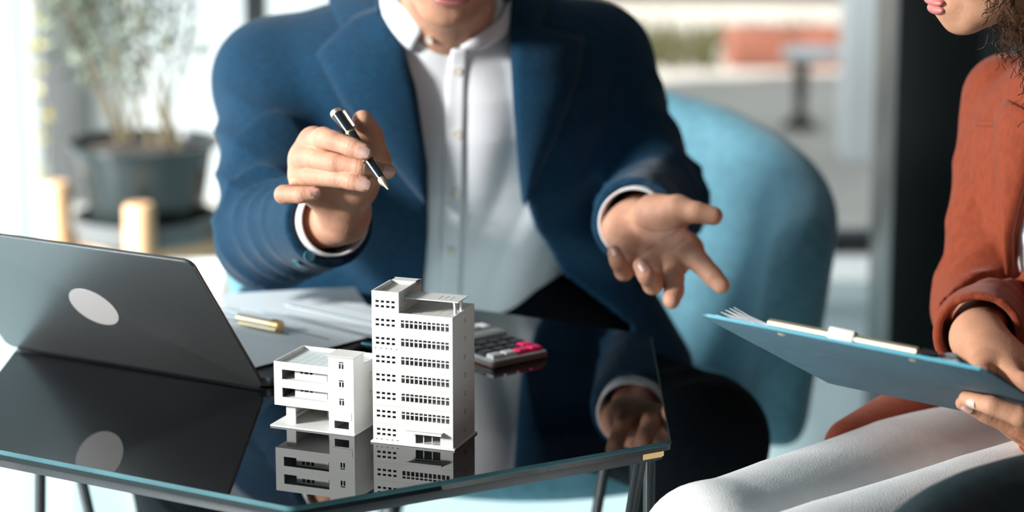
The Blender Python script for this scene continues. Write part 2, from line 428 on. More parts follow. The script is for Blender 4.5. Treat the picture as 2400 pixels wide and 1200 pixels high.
def plate(poly, org, ax, ay, az, t0, t1):
    n = len(poly); V = [org+ax*x+ay*y+az*t0 for x, y in poly]+[org+ax*x+ay*y+az*t1 for x, y in poly]
    return V, [tuple(range(n-1, -1, -1)), tuple(range(n, 2*n))]+[(i, (i+1) % n, n+(i+1) % n, n+i) for i in range(n)]
up = np.array([0, 0, 1.])
MB().add(*plate(rrect(LW, LH, 0.011), LL+up*0.0035, u, wv, nv, -0.0022, 0.0022)).build('lid', ALU, laptop, bevel=0.0008)
oc = LL+up*0.0035+u*LW*0.5+wv*LH*0.5
MB().add(*plate([(0.0305*math.cos(t), 0.0295*math.sin(t)) for t in np.linspace(0, 2*math.pi, 41)[:-1]], oc, u, wv, nv, 0.0022, 0.0026)).build('badge', OVALM, laptop)
MB().add(*plate([(x+.006, y+.008) for x, y in rrect(LW-.012, LH-.014, 0.006)], LL+up*0.0035, u, wv, nv, -0.0027, -0.0022)).build('screen', SCREEN, laptop)
bs = MB().add(*plate(rrect(LW, LH, 0.011), LL-pv*0.008+up*0.001, u, -pv, up, 0.0, 0.010)).build('base', ALU, laptop, bevel=0.001)
MB().tube([LL+u*0.03+up*0.0085-pv*.004, LR-u*0.03+up*0.0085-pv*.004], 0.004, 10).build('hinge', KEYB, laptop, smooth=True)
for r in range(5):
    for k in range(13):
        c = LL + u*(0.035+k*(LW-.07)/12.0) - pv*(0.035+r*0.019) + up*0.0118
        MB().obox(c, u*0.0095, pv*0.008, up*0.0008).build('key', KEYB, bs)
c = LL+u*LW/2-pv*(LH*0.76)+up*0.0113
MB().obox(c, u*0.055, pv*0.036, up*0.0003).build('touchpad', ALU, bs)

# ================================================================== model buildings
def panel(W, H, t, holes, xs0=0.0, zs0=0.0):
    """upright wall in local x/z, front face at y=0, real openings through its thickness"""
    xs = sorted(set([0, W]+[v for h in holes for v in h[:2]])); zs = sorted(set([0, H]+[v for h in holes for v in h[2:]]))
    nx, nz = len(xs)-1, len(zs)-1
    sol = np.ones((nx+2, nz+2), bool); sol[0] = sol[-1] = False; sol[:, 0] = sol[:, -1] = False
    for i in range(nx):
        for j in range(nz):
            x, z = (xs[i]+xs[i+1])/2, (zs[j]+zs[j+1])/2
            if any(h[0] < x < h[1] and h[2] < z < h[3] for h in holes): sol[i+1, j+1] = False
    V = []; F = []
    def q(a, b, c, d): k = len(V); V.extend([a, b, c, d]); F.append((k, k+1, k+2, k+3))
    for i in range(nx):
        for j in range(nz):
            if not sol[i+1, j+1]: continue
            a, b, c, d = xs[i]+xs0, xs[i+1]+xs0, zs[j]+zs0, zs[j+1]+zs0
            q((a, 0, c), (b, 0, c), (b, 0, d), (a, 0, d)); q((a, t, c), (a, t, d), (b, t, d), (b, t, c))
            if not sol[i, j+1]: q((a, 0, c), (a, 0, d), (a, t, d), (a, t, c))
            if not sol[i+2, j+1]: q((b, 0, c), (b, t, c), (b, t, d), (b, 0, d))
            if not sol[i+1, j]: q((a, 0, c), (a, t, c), (b, t, c), (b, 0, c))
            if not sol[i+1, j+2]: q((a, 0, d), (b, 0, d), (b, t, d), (a, t, d))
    return V, F
def sidewall(V, x, flip=False):
    """turn a panel into a side wall lying in the y/z plane with outer face at x"""
    return [(x-v[1] if not flip else x+v[1], v[0], v[2]) for v in V]
# ---- tower
tl = on(875, 1036); tr = on(1062, 1056); yawT = math.atan2(tr[1]-tl[1], tr[0]-tl[0])
TW = float(np.hypot(tr[0]-tl[0], tr[1]-tl[1])); TD = 0.0615; hs = 0.01885; tw = 0.0012; b0 = 0.0018
tower = empty('tower_model', (tl[0], tl[1], TZ), yawT)
tag(tower, 'tall white plastic office tower model with a penthouse and canopy on its roof', 'model building')
MB().box(-0.0022, TW+0.0022, -0.0018, TD+0.002, 0.0002, b0).build('base_slab', MODEL, tower, local=True)
LX = [(.048, .091), (.115, .156), (.181, .223), (.247, .288)]
left_h = [(a*TW, b*TW, z0*hs, z1*hs) for a, b in LX for z0, z1 in ((.34, .465), (.605, .73))]
strip_h = [((.3625+.0551*k)*TW, (.3625+.0551*k+.041)*TW, z0*hs, z1*hs) for k in range(11) for z0, z1 in ((.33, .585), (.635, .75))]
dots = [((.035+.066*k)*TW, (.035+.066*k+.018)*TW, .10*hs, .145*hs) for k in range(5)]
def storey_mesh(holes, right_side=True):
    mb = MB(); g = 0.00012
    V, F = panel(TW, hs-g, tw, holes); mb.add(V, F)
    sw = [(TD*.50, TD*.535, hs*.42, hs*.56), (TD*.555, TD*.59, hs*.42, hs*.56), (TD*.50, TD*.59, hs*.60, hs*.66)]
    V, F = panel(TD-2*tw-g, hs-g, tw, sw); mb.add([(x, y+tw+g/2, z) for x, y, z in sidewall(V, TW)], F)
    mb.box(TW-2.2*tw, TW-1.1*tw, TD*.4, TD*.72, hs*.3, hs*.8)
    V, F = panel(TD-2*tw-g, hs-g, tw, []); mb.add([(x, y+tw+g/2, z) for x, y, z in sidewall(V, 0, True)], F)
    V, F = panel(TW, hs-g, tw, []); mb.add([(x, TD-y, z) for x, y, z in V], F)
    mb.box(tw, TW-tw, tw+g, TD-tw-g, hs*.02, hs*.07)
    mb.box(TW*.325, TW*.34, tw*1.2, TD-tw*1.2, hs*.08, hs-2*g)
    mb.box(TW*.345, TW-tw*1.1, TD*.45, TD*.47, hs*.08, hs-2*g)
    return mb
proto = None
for s in range(7):
    if s == 0:
        gd = [(.532*TW, .628*TW, .085*hs, .57*hs), (.638*TW, .735*TW, .085*hs, .57*hs), (.745*TW, .841*TW, .085*hs, .57*hs), (.532*TW, .841*TW, .62*hs, .695*hs)]
        o = storey_mesh(left_h+gd+dots).build('storey', MODEL, tower, local=True)
        can = MB().box(TW*.44, TW*.885, -0.0062, 0.0, hs*.775, hs*.83); can.box(TW*.44, TW*.885, -0.0070, -0.0055, hs*.70, hs*.83)
        can.build('entrance_canopy', MODEL, tower, local=True).location = (0, 0, b0)
    elif s == 5: o = storey_mesh(left_h+strip_h+dots).build('storey', MODEL, tower, local=True)
    elif proto is None: o = proto = storey_mesh(left_h+strip_h).build('storey', MODEL, tower, local=True)
    else: o = proto.copy(); C.objects.link(o); o.parent = tower
    o.location = (0, 0, b0+s*hs)
zr = b0+7*hs
pr = MB()                                      # roof parapet round the terrace
px0 = 0.3375*TW; ph = 0.0022
pr.box(px0, TW, 0, tw, zr, zr+ph).box(TW-tw, TW, tw, TD-tw, zr, zr+ph).box(px0, TW, TD-tw, TD, zr, zr+ph)
pr.build('roof_parapet', MODEL, tower, local=True)
MB().box(px0, TW-tw, tw, TD-tw, zr-.0008, zr).build('roof_deck', MODELR, tower, local=True)
tx, ty = (TW-tw-px0)/6, (TD-2*tw)/7
tile = None
for i in range(6):
    for j in range(7):
        if tile is None:
            tile = MB().box(.00018, tx-.00018, .00018, ty-.00018, 0, .0004).build('roof_tile', MODELR, tower, local=True); o = tile
        else: o = tile.copy(); C.objects.link(o); o.parent = tower
        o.location = (px0+i*tx, tw+j*ty, zr)
zp = zr+hs+0.0042                              # penthouse
V, F = panel(px0, hs, tw, left_h); m_ = MB().add(V, F)
V, F = panel(TD-2*tw, hs, tw, [(TD*.20, TD*.245, hs*.55, hs*.75)]+[(TD*.10, TD*.125, hs*(.1+.1*k), hs*(.15+.1*k)) for k in range(8)])
m_.add([(x, y+tw, z) for x, y, z in sidewall(V, px0)], F)
V, F = panel(TD-2*tw, hs, tw, []); m_.add([(x, y+tw, z) for x, y, z in sidewall(V, 0, True)], F)
V, F = panel(px0, hs, tw, []); m_.add([(x, TD-y, z) for x, y, z in V], F)
m_.build('penthouse', MODEL, tower, local=True).location = (0, 0, zr)
z0 = zr+hs+.0001; pp = MB()
pp.box(0, px0, 0, tw*1.4, z0, zp).box(0, tw*1.4, tw*1.4, TD-tw*1.4, z0, zp).box(px0-tw*1.4, px0, tw*1.4, TD-tw*1.4, z0, zp).box(0, px0, TD-0.013, TD, z0, zp)
pp.build('penthouse_parapet', MODEL, tower, local=True)
MB().box(tw, px0-tw, tw, TD-tw, z0-.0009, z0+.0002).build('penthouse_roof', MODELR, tower, local=True)
zc = zr+0.0140
sl = panel(TW-px0+.001, TD*.46, .0010, [(TW*(.40+.07*k), TW*(.415+.07*k), TD*.10, TD*.34) for k in range(3)])
MB().add([(px0+x, TD*.22+z, zc+y) for x, y, z in sl[0]], [f[::-1] for f in sl[1]]).build('roof_canopy', MODEL, tower, local=True)
for y in (TD*.25, TD*.52):                     # arched posts
    MB().add(*[[(TW-.0045+x, y+yy, z) for x, yy, z in [(0, 0, zr), (.002, 0, zr), (.002, .0028, zr), (0, .0028, zr), (0, -.0008, zr+.009), (.002, -.0008, zr+.009), (.002, .0036, zr+.009), (0, .0036, zr+.009), (0, -.0022, zc), (.002, -.0022, zc), (.002, .0062, zc), (0, .0062, zc)]],
        [(0, 3, 2, 1), (0, 1, 5, 4), (1, 2, 6, 5), (2, 3, 7, 6), (3, 0, 4, 7), (4, 5, 9, 8), (5, 6, 10, 9), (6, 7, 11, 10), (7, 4, 8, 11), (8, 9, 10, 11)]]).build('arched_post', MODEL, tower, local=True)
# ---- low block
sl_ = on(622, 997); sr_ = on(828, 1023); yawS = math.atan2(sr_[1]-sl_[1], sr_[0]-sl_[0])
dS = np.array([math.cos(yawS), math.sin(yawS)]); nS = np.array([-dS[1], dS[0]])
SW = 0.0905; SD = 0.066; s0_ = sr_[:2] - dS*SW + nS*0.0025
blk = empty('low_block_model', (s0_[0], s0_[1], TZ), yawS)
tag(blk, 'low white plastic block model with open ground floor and long balconies', 'model building')
MB().box(-.004, SW+.0015, -.0028, SD+.002, .0002, .0018).build('base_slab', MODEL, blk, local=True)
g0, g1, g2, sx = 0.0228, 0.0462, 0.0690, 0.686*SW
V, F = panel(sx, g2-g0, tw, [(.103*SW, .676*SW, .0318-g0, .0418-g0), (.103*SW, .676*SW, .0507-g0, .0610-g0)])
MB().add([(x, y, z+g0) for x, y, z in V], F).build('balcony_front', MODEL, blk, local=True)
for zb in (.0318, .0507):                      # recessed balcony walls with windows
    bk = panel(.50*SW, .0112, .001, [(.07*SW, .107*SW, .0060, .0098), (.122*SW, .172*SW, .0060, .0098), (.188*SW, .225*SW, .0060, .0098), (.405*SW, .435*SW, .0004, .0098)])
    MB().add([(.215*SW+x, .0085+y, zb-.0006+z) for x, y, z in bk[0]], bk[1]).build('balcony_wall', MODEL, blk, local=True)
    MB().box(.105*SW, .684*SW, tw, SD-tw, zb-.0016, zb-.0006).build('balcony_floor', MODEL, blk, local=True)
    MB().box(.215*SW, .230*SW, .0095, SD-tw, zb, zb+.0105).build('balcony_end_wall', MODEL, blk, local=True)
MB().box(0, sx, tw, SD-tw, g0, g0+.0008).build('first_floor_slab', MODEL, blk, local=True)
MB().box(0, tw, tw, SD-tw, g0+.0008, g2).build('end_wall', MODEL, blk, local=True)
MB().box(0, SW, SD-tw, SD, .0018, g2).build('rear_wall', MODEL, blk, local=True)
wz = []
for zb in (.0303, .0495, .0686):
    wz += [(.133*SW, .157*SW, zb, zb+.0052), (.168*SW, .191*SW, zb, zb+.0052), (.133*SW, .191*SW, zb+.0059, zb+.0071)]
V, F = panel(.314*SW, .0800-.0018, tw, [(a, b, c-.0018, d-.0018) for a, b, c, d in wz]+[(.067*SW, .247*SW, .0038, .0118)])
MB().add([(sx+x, y, z+.0018) for x, y, z in V], F).build('stair_front', MODEL, blk, local=True)
MB().box(sx+.03*SW, sx+.285*SW, -.0003, 0, .0150, .0235).build('sign_panel', MODEL, blk, local=True)
V, F = panel(SD-2*tw, g2-.0018, tw, [(SD*.54, SD*.565, zb-.0018, zb+.0035) for zb in (.0303, .0495)]+[(SD*.59, SD*.615, zb-.0018, zb+.0035) for zb in (.0303, .0495)]+[(SD*.54, SD*.615, zb+.0045, zb+.0055) for zb in (.0303, .0495)])
MB().add([(x, y+tw, z+.0018) for x, y, z in sidewall(V, SW)], F).box(SW-tw, SW, tw, SD*.36, g2, .0800).box(SW-2.2*tw, SW-1.2*tw, SD*.5, SD*.66, .028, .06).build('side_wall', MODEL, blk, local=True)
MB().box(sx, sx+tw, tw, SD-tw, .0018, g2).box(sx, sx+tw, tw, SD*.36, g2, .08).box(sx, SW-tw, SD*.36-tw, SD*.36, g2-.003, .08).build('stair_inner_wall', MODEL, blk, local=True)
MB().box(sx-.0014, SW+.0006, -.0006, SD*.38, .0806, .0818).build('stair_roof', MODEL, blk, local=True)
MB().box(tw, SW-tw, tw, SD-tw, g2-.0050, g2-.0042).build('roof_deck', MODELB, blk, local=True)
tile = None; nx_, ny_ = 7, 6; tx, ty = (sx-tw)/nx_, (SD-2*tw)/ny_
for i in range(nx_):
    for j in range(ny_):
        if tile is None: tile = o = MB().box(.0002, tx-.0002, .0002, ty-.0002, 0, .0004).build('roof_tile', MODELB, blk, local=True)
        else: o = tile.copy(); C.objects.link(o); o.parent = blk
        o.location = (tw+i*tx, tw+j*ty, g2-.0042)
MB().box(.098*SW, .216*SW, .0085, .0105, .0018, g0).build('ground_column', MODEL, blk, local=True)
MB().box(.098*SW, .110*SW, .0105, SD-tw, .0018, g0).build('ground_end_wall', MODEL, blk, local=True)
MB().box(.44*SW, sx, SD*.62, SD*.64, .0018, g0).build('ground_rear_partition', MODEL, blk, local=True)
MB().box(.14*SW, .16*SW, .012, SD*.6, .006, .008).build('ground_rail', MODEL, blk, local=True)

# ================================================================== papers, clip, calculator, loose pen
def lap_lift(p):
    """papers rest on the laptop base and sink to the glass past its edge"""
    d = (np.array([p[0], p[1]])-LR[:2])@u[:2]; w = (np.array([p[0], p[1]])-LR[:2])@(-pv[:2])
    t = np.clip((0.055-d)/0.05, 0, 1)*np.clip((LH+.07-w)/.06, 0, 1); return 0.0135*t*t*(3-2*t)
def sheet(name, c, ang, w, h, z, label, bars=(), m=PAPER):
    R_ = np.array([[math.cos(ang), -math.sin(ang)], [math.sin(ang), math.cos(ang)]])
    root = empty(name, (c[0], c[1], z)); tag(root, label, 'paper')
    def patch(x0, x1, y0, y1, t0, t1, nx, ny, nm, mm):
        V = []; F = []
        for t in (t0, t1):
            for i in range(nx+1):
                for j in range(ny+1):
                    q = c + R_@np.array([x0+(x1-x0)*i/nx, y0+(y1-y0)*j/ny]); V.append((q[0], q[1], z+t+lap_lift(q)))
        o = (nx+1)*(ny+1); k = ny+1
        for i in range(nx):
            for j in range(ny):
                a_ = i*k+j; F += [(a_, a_+1, a_+k+1, a_+k), (o+a_, o+a_+k, o+a_+k+1, o+a_+1)]
        for i in range(nx): F += [(i*k, (i+1)*k, o+(i+1)*k, o+i*k), (i*k+ny, o+i*k+ny, o+(i+1)*k+ny, (i+1)*k+ny)]
        for j in range(ny): F += [(j, o+j, o+j+1, j+1), (nx*k+j, nx*k+j+1, o+nx*k+j+1, o+nx*k+j)]
        meshobj(nm, V, F, mm, root)
    patch(-w/2, w/2, -h/2, h/2, 0, .0004, 20, 10, 'leaf', m)
    for (x0, x1, y0, y1) in bars: patch(x0, x1, y0, y1, .00045, .0006, 20, 1, 'print_and_shade_bar', INKSHADE)  # inner bars are print; bars along a sheet edge paint the gap's shade
    return root
def frame_from(pxa, pxb):
    a, b = on(*pxa)[:2], on(*pxb)[:2]; return a, b, math.atan2((b-a)[1], (b-a)[0]), np.linalg.norm(b-a)
# long edges run along the two dark lines of the photograph
a, b, ang, L = frame_from((545, 742), (842, 816))
e1 = np.array([math.cos(ang), math.sin(ang)]); e2 = np.array([-e1[1], e1[0]])
sheet('paper_sheet', a+e1*.105-e2*.088, ang, .25, .175, TZ+.0014, 'pale blue paper sheet under the gold clip', [(-.09, .10, .05, .053), (-.09, .05, .035, .038)])
sheet('paper_sheet', a+e1*.13+e2*.042, ang+.005, .235, .082, TZ+.0026, 'printed paper strip with gap shade painted along one edge', [(-.11, .112, -.0405, -.036), (-.08, .08, .0, .002), (-.08, .06, -.015, -.013)])
a2, b2, ang2, L2 = frame_from((668, 722), (872, 766))
f1 = np.array([math.cos(ang2), math.sin(ang2)]); f2 = np.array([-f1[1], f1[0]])
pk = on(812, 686)[:2]
sheet('paper_sheet', a2+f1*.125+f2*.030, ang2, .25, .062, TZ+.0038, 'paper sheet lying at the back corner of the table', [(-.12, .12, -.0305, -.026), (-.09, .09, .006, .008)])
kl = on(640, 712)[:2]
sheet('paper_sheet', on(690, 712)[:2], ang2+.9, .17, .135, TZ+.0002, 'white paper sheet reaching over the table edge', [])
gc = on(628, 806); g2_ = on(560, 792)
gd = (g2_-gc)/np.linalg.norm(g2_-gc)
clip = empty('paper_clip', (gc[0], gc[1], TZ+.003)); tag(clip, 'pale gold metal clip lying on the papers behind the laptop', 'clip')
gc = gc + up*(lap_lift(gc)+.0022)
MB().tube([gc-gd*.016+up*.0085, gc+gd*.045+up*.0085], .0052, 14).build('clip_bar', GOLDP, clip, smooth=True)
MB().tube([gc-gd*.012+np.array([0.002, -.008, .0045]), gc+gd*.045+np.array([0.002, -.009, .0045])], .0028, 10).build('clip_wire', GOLDP, clip, smooth=True)
MB().tube([gc-gd*.020+up*.0080, gc-gd*.008+up*.0080], .0072, 14).build('clip_end', GOLD, clip, smooth=True)
pa, pb = on(848, 806, TZ+.0180)-up*.006, on(975, 832, TZ+.0100)-up*.006
lp = empty('ballpoint_pen', (pa+pb)/2); tag(lp, 'blue metallic pen lying on the papers behind the tower model', 'pen')
dd = (pb-pa)/np.linalg.norm(pb-pa)
MB().tube([pa+up*.006, pa+dd*.004+up*.006, pb+up*.006], [.003, .0045, .0045], 12).build('barrel', mat('blue_metal', (.10, .28, .34), .2, metal=.9), lp, smooth=True)
MB().tube([pb+up*.006, pb+dd*.012+up*.006], [.0045, .0012], 12).build('tip', GOLDP, lp, smooth=True)
# calculator
cF, cR = on(1155, 853, TZ+.006), on(1287, 826, TZ+.006)
ex = (cR-cF); CWd = float(np.linalg.norm(ex)); ex /= CWd; ey = np.array([-ex[1], ex[0], 0]); CL = 0.098
calc = empty('calculator', (cF[0], cF[1], TZ)); tag(calc, 'desk calculator with black, white and pink keys beside the tower model', 'calculator')
org = np.array([cF[0], cF[1], TZ])
MB().add(*plate(rrect(CWd, CL, .005), org, ex, ey, up, .0003, .0065)).build('case_bottom', CALBR, calc, bevel=.001)
MB().add(*plate([(x+.0006, y+.0006) for x, y in rrect(CWd-.0012, CL-.0012, .005)], org, ex, ey, up, .0065, .0085)).build('faceplate', CALB, calc, bevel=.0006)
for r in range(4):
    for k in range(4):
        kx, ky = .0125+k*(CWd-.025)/3, .012+r*.0165
        m_ = KEYK
        if r == 0: m_ = KEYW if k < 2 else KEYP
        if r == 1 and k == 3: m_ = KEYP
        if r == 0 and k == 1: pass
        c = org+ex*kx+ey*ky
        hw, hh = (CWd-.025)/6*.84, .0066
        V = [c+ex*a*hw*s+ey*b*hh*s+up*z for z, s in ((.0085, 1), (.0125, .96), (.0135, .78)) for a, b in ((-1, -1), (1, -1), (1, 1), (-1, 1))]
        F = [(8, 9, 10, 11)]+[(i+j*4, (i+1) % 4+j*4, (i+1) % 4+j*4+4, i+j*4+4) for j in (0, 1) for i in range(4)]
        meshobj('key', V, F, m_, calc)
c = org+ex*CWd*.5+ey*.0835
MB().obox(c+up*.012, ex*(CWd*.46), ey*.0105, up*.0045).build('display_housing', CALB, calc, bevel=.0015)
MB().obox(c+up*.0168, ex*(CWd*.38), ey*.007, up*.0004).build('display', mat('lcd', (.18, .21, .19), .2), calc)
c = org+ex*.064+ey*.1155
er = empty('eraser', (c[0], c[1], TZ)); tag(er, 'small white rounded eraser beside the calculator', 'eraser')
for nm, x0, x1, mm in (('rubber', .000, .016, PAPERW), ('sleeve', -.022, 0.0, KEYW)):
    MB().obox(np.array([c[0], c[1], TZ+.0085])+ex*(x0+x1)/2, ex*(x1-x0)/2, ey*.009, up*(.0075 if nm == 'rubber' else .0082)).build(nm, mm, er, bevel=.0025 if nm == 'rubber' else .0005)

# ================================================================== the man
HIP = A(-.085, 3.38, .50); NECK = A(-.080, 3.165, .985)
ax_ = NECK-HIP; TL = float(np.linalg.norm(ax_)); ax_ = ax_/TL
FR = np.array([0, -1, 0]) - (np.array([0, -1, 0])@ax_)*ax_; FR = (FR/np.linalg.norm(FR)).astype(np.float32); RT = np.cross(ax_, -FR).astype(np.float32)
if RT[0] < 0: RT = -RT
def tloc(P):
    q = P-HIP; return q@RT, q@ax_, q@FR
TS = [-.14, 0, .12, .24, .34, .42, .47, .505, .53, .56]
TWd = [.158, .156, .156, .170, .190, .198, .185, .140, .085, .055]
THd = [.120, .125, .128, .122, .120, .112, .100, .084, .070, .055]
def torso_d(P, inf=0.0):
    x, s, f = tloc(P)
    w = np.interp(s, TS, TWd)+inf; h = np.interp(s, TS, THd)+inf
    k = (np.abs(x/w)**2.4+np.abs(f/h)**2.4)**(1/2.4)
    d = (k-1)*np.minimum(w, h)*.9
    return np.maximum(d, np.maximum(-.15-s, s-TL-.035))
SR = A(-.302, 3.235, .893); ER = A(-.296, 3.03, .738); WR = at(806, 512, 2.765).astype(np.float32)
SL = A(.105, 3.26, .915); EL = A(.185, 3.205, .742); WL = at(1482, 528, 2.935).astype(np.float32)
def unit(v): return v/np.linalg.norm(v)
def folds(P, a, b, amp, freq, ph, t0, t1, tw_=2.0):
    """cloth creases running round a limb between fractions t0..t1 of its length"""
    d = b-a; L = np.linalg.norm(d); e = d/L; q = P-a; t = (q@e)/L
    o1 = unit(np.cross(e, A(.2, .3, 1))); o2 = np.cross(e, o1)
    an = np.arctan2(q@o2, q@o1)
    w = np.clip((t-t0)/.15, 0, 1)*np.clip((t1-t)/.15, 0, 1)
    v = np.sin(t*freq+ph+tw_*np.sin(an+ph)+.8*np.sin(2*an+ph*2)); return -amp*w*(1-2*np.abs(v)**.7)*(.6+.4*np.sin(an*2+ph*3))
CUFR = WR-unit(WR-ER)*.050; CUFL = WL-unit(WL-EL)*.035
def sleeve(P, s, e, c, r, ph, am=1.0):
    d1 = rcone(P, s, e, r[0], r[1]); d2 = rcone(P, e, c+unit(c-e)*.06, r[1], r[2])
    d = smin(d1, d2, .03)
    d = d+folds(P, s, e, .0040*am, 11, ph, .1, 1.1)+folds(P, e, c, .0070*am, 15, ph+1, -.15, .8, 1.2)
    n = unit(c-e); cut = (P-c)@n
    d = smax(d, cut, .003)
    inn = np.maximum(rcone(P, e+n*.05, c+n*.1, r[2]-.007, r[2]-.007), -(P-(c-n*.07))@n)
    return smax(d, -inn, .002)
def jacket_raw(P):
    d = torso_d(P, .014)
    x, s, f = tloc(P)
    d = d - .004*np.sin(x*55+s*30)*np.clip((.3-s)/.2, 0, 1)
    sk = smin(rcone(P, A(-.23, 3.30, .63), A(-.315, 3.24, .53), .085, .085), rcone(P, A(.06, 3.27, .66), A(.165, 3.19, .520), .085, .070), .02)
    d = smin(d, sk, .05)
    pad = smin(rcone(P, A(-.15, 3.20, .945), SR, .055, .074), rcone(P, A(-.02, 3.20, .955), SL, .055, .070), .02)
    return smin(d, pad, .05)
def jacket_full(P):
    d = jacket_raw(P)
    d = smin(d, sleeve(P, SR, ER, CUFR, (.076, .061, .050), .4), .028)
    return smin(d, sleeve(P, SL, EL, CUFL, (.068, .060, .052), 1.7), .028)
def edge_curve(pxs, fn):
    pts = np.array([raycast(x, y, fn) for x, y in pxs], np.float32); x, s, f = tloc(pts); o = np.argsort(s); return s[o], x[o]
eL = edge_curve([(868, -40), (890, 0), (945, 110), (975, 220), (1002, 400), (1003, 560), (992, 690), (985, 800)], jacket_raw)
eR = edge_curve([(1200, -40), (1196, 0), (1196, 110), (1203, 250), (1218, 430), (1255, 545), (1320, 650), (1480, 770)], jacket_raw)
def jacket_d(P):
    d = jacket_full(P); x, s, f = tloc(P)
    op = np.maximum(np.maximum(np.interp(s, *eL)-x, x-np.interp(s, *eR)), -f-.02)
    d = smax(d, -op*.9, .006)
    d = smax(d, .392-P[:, 2], .006)
    neck = rcone(P, HIP+ax_*.50+FR*.01, HIP+ax_*.70+FR*.03, .074, .085)
    return smax(d, -neck, .006)
def shirt_raw(P):
    d = torso_d(P, 0.0); x, s, f = tloc(P)
    d = smin(d, rcone(P, HIP+ax_*.48, HIP+ax_*.575+FR*.018, .072, .068), .02)
    amp = np.clip((s-.05)/.1, 0, 1)
    d = d - amp*(.0030*np.maximum(np.sin(x*62+2.2*np.sin(s*11)+.6), -.3)+.0016*np.sin(x*28-s*34+2))
    return d
vL = edge_curve([(1073, 108), (1030, 85), (985, 55), (930, 0), (900, -40)], shirt_raw)
vR = edge_curve([(1073, 108), (1110, 85), (1160, 40), (1190, -10), (1205, -50)], shirt_raw)
sV = float(tloc(raycast(1073, 104, shirt_raw)[None].astype(np.float32))[1][0])
def shirt_d(P):
    d = shirt_raw(P); x, s, f = tloc(P)
    op = np.maximum(np.maximum(np.maximum(np.interp(s, *vL)-x, x-np.interp(s, *vR)), sV-s), -f)
    d = smax(d, -op*.8, .004)
    inn = rcone(P, HIP+ax_*.50, HIP+ax_*.70+FR*.03, .060, .062)
    d = smax(d, -inn, .003)
    return np.maximum(d, s-.592)
# ---- head
def head_fn(o, R, sc, man=True):
    R = R.astype(np.float32); o = np.asarray(o, np.float32)
    def f(P):
        q = ((P-o)@R)/sc
        qa = q.copy(); qa[:, 0] = np.abs(qa[:, 0])
        d = ell(q, (0, .018, .045), (.075, .095, .083))
        cz = 0.0 if man else .020
        d = smin(d, ell(q, (0, -.028, -.022+cz*.4), (.062, .066, .088-cz*.6)), .03)
        jw = .048 if man else .040
        d = smin(d, rcone(qa, A(jw, .005, -.055+cz*.5), A(.018, -.066, -.098+cz), .020, .019 if man else .016), .03)
        d = smin(d, sph(q, (0, -.074, -.101+cz), .019 if man else .015), .02)
        d = smin(d, sph(qa, (.038, -.062, -.018), .022), .02)
        d = smin(d, rcone(qa, A(.008, -.086, .034), A(.042, -.070, .036), .012, .010), .015)
        d = smax(d, -sph(qa, (.032, -.108, .014), .020), .014)
        lid = sph(qa, (.031, -.0765, .014), .0128); zz = q[:, 2]-.014
        d = smin(d, np.minimum(np.maximum(lid, .0028-zz), np.maximum(lid, zz+.0050)), .002)
        d = smin(d, rcone(q, A(0, -.088, .022), A(0, -.112, -.016), .007, .011), .010)
        d = smin(d, sph(qa, (.012, -.098, -.021), .0085), .006)
        d = smin(d, ell(q, (0, -.083, -.058), (.026, .016, .020)), .012)
        d = smax(d, -ell(q, (0, -.099, -.0565), (.023, .010, .0022)), .003)
        d = smin(d, ell(qa, (.076, .012, -.004), (.008, .018, .030)), .006)
        d = smax(d, -ell(qa, (.083, .008, -.002), (.006, .009, .016)), .005)
        return d*sc
    return f
def lips_fn(o, R, sc):
    R = R.astype(np.float32); o = np.asarray(o, np.float32)
    def f(P):
        q = ((P-o)@R)/sc
        up_ = smin(ell(q, (.0075, -.0965, -.0532), (.017, .0068, .0050)), ell(q, (-.0075, -.0965, -.0532), (.017, .0068, .0050)), .003)
        lo_ = ell(q, (0, -.0958, -.0622), (.0205, .0080, .0066))
        d = np.minimum(up_, lo_)
        k = np.abs(q[:, 0])/.026
        return (d + .004*np.maximum(k-.75, 0))*sc
    return f
def face_parts(body, o, R, sc, iris):
    o = np.asarray(o); W = lambda p: o + R@np.array(p)*sc
    for s in (-1, 1):
        c = W((s*.031, -.0765, .014)); n = unit(R@np.array([0, -1, -.12]))
        V, F = [], []
        for nm, r, off, mm in (('eyeball', .0118*sc, 0, mat('eye_white', (.75, .72, .70), .2)), ('iris', .0060*sc, .0068*sc, iris)):
            mb = MB(); mb.lathe([(r*math.cos(t), r*math.sin(t)) for t in np.linspace(-1.57, 1.57, 9)], n=16)
            mb.V = [tuple(c+n*off+np.array(v)) for v in mb.V]; mb.build(nm, mm, body, smooth=True)
        pts = [W((s*(.014+.036*t), -.094+.010*t*t+.006*t, .040+.004*math.sin(t*2.2))) for t in np.linspace(0, 1, 7)]
        MB().tube(pts, [.002*sc, .0034*sc, .0036*sc, .0034*sc, .003*sc, .002*sc, .001*sc], 8).build('eyebrow', HAIR_D, body, smooth=True)
MS = .98
RM = rot(yaw=math.radians(6), pitch=math.radians(36), roll=math.radians(2))
chin = at(1050, 60, 2.975); OM = chin - RM@np.array([0, -.082, -.117])*MS
man_head = head_fn(OM, RM, MS)
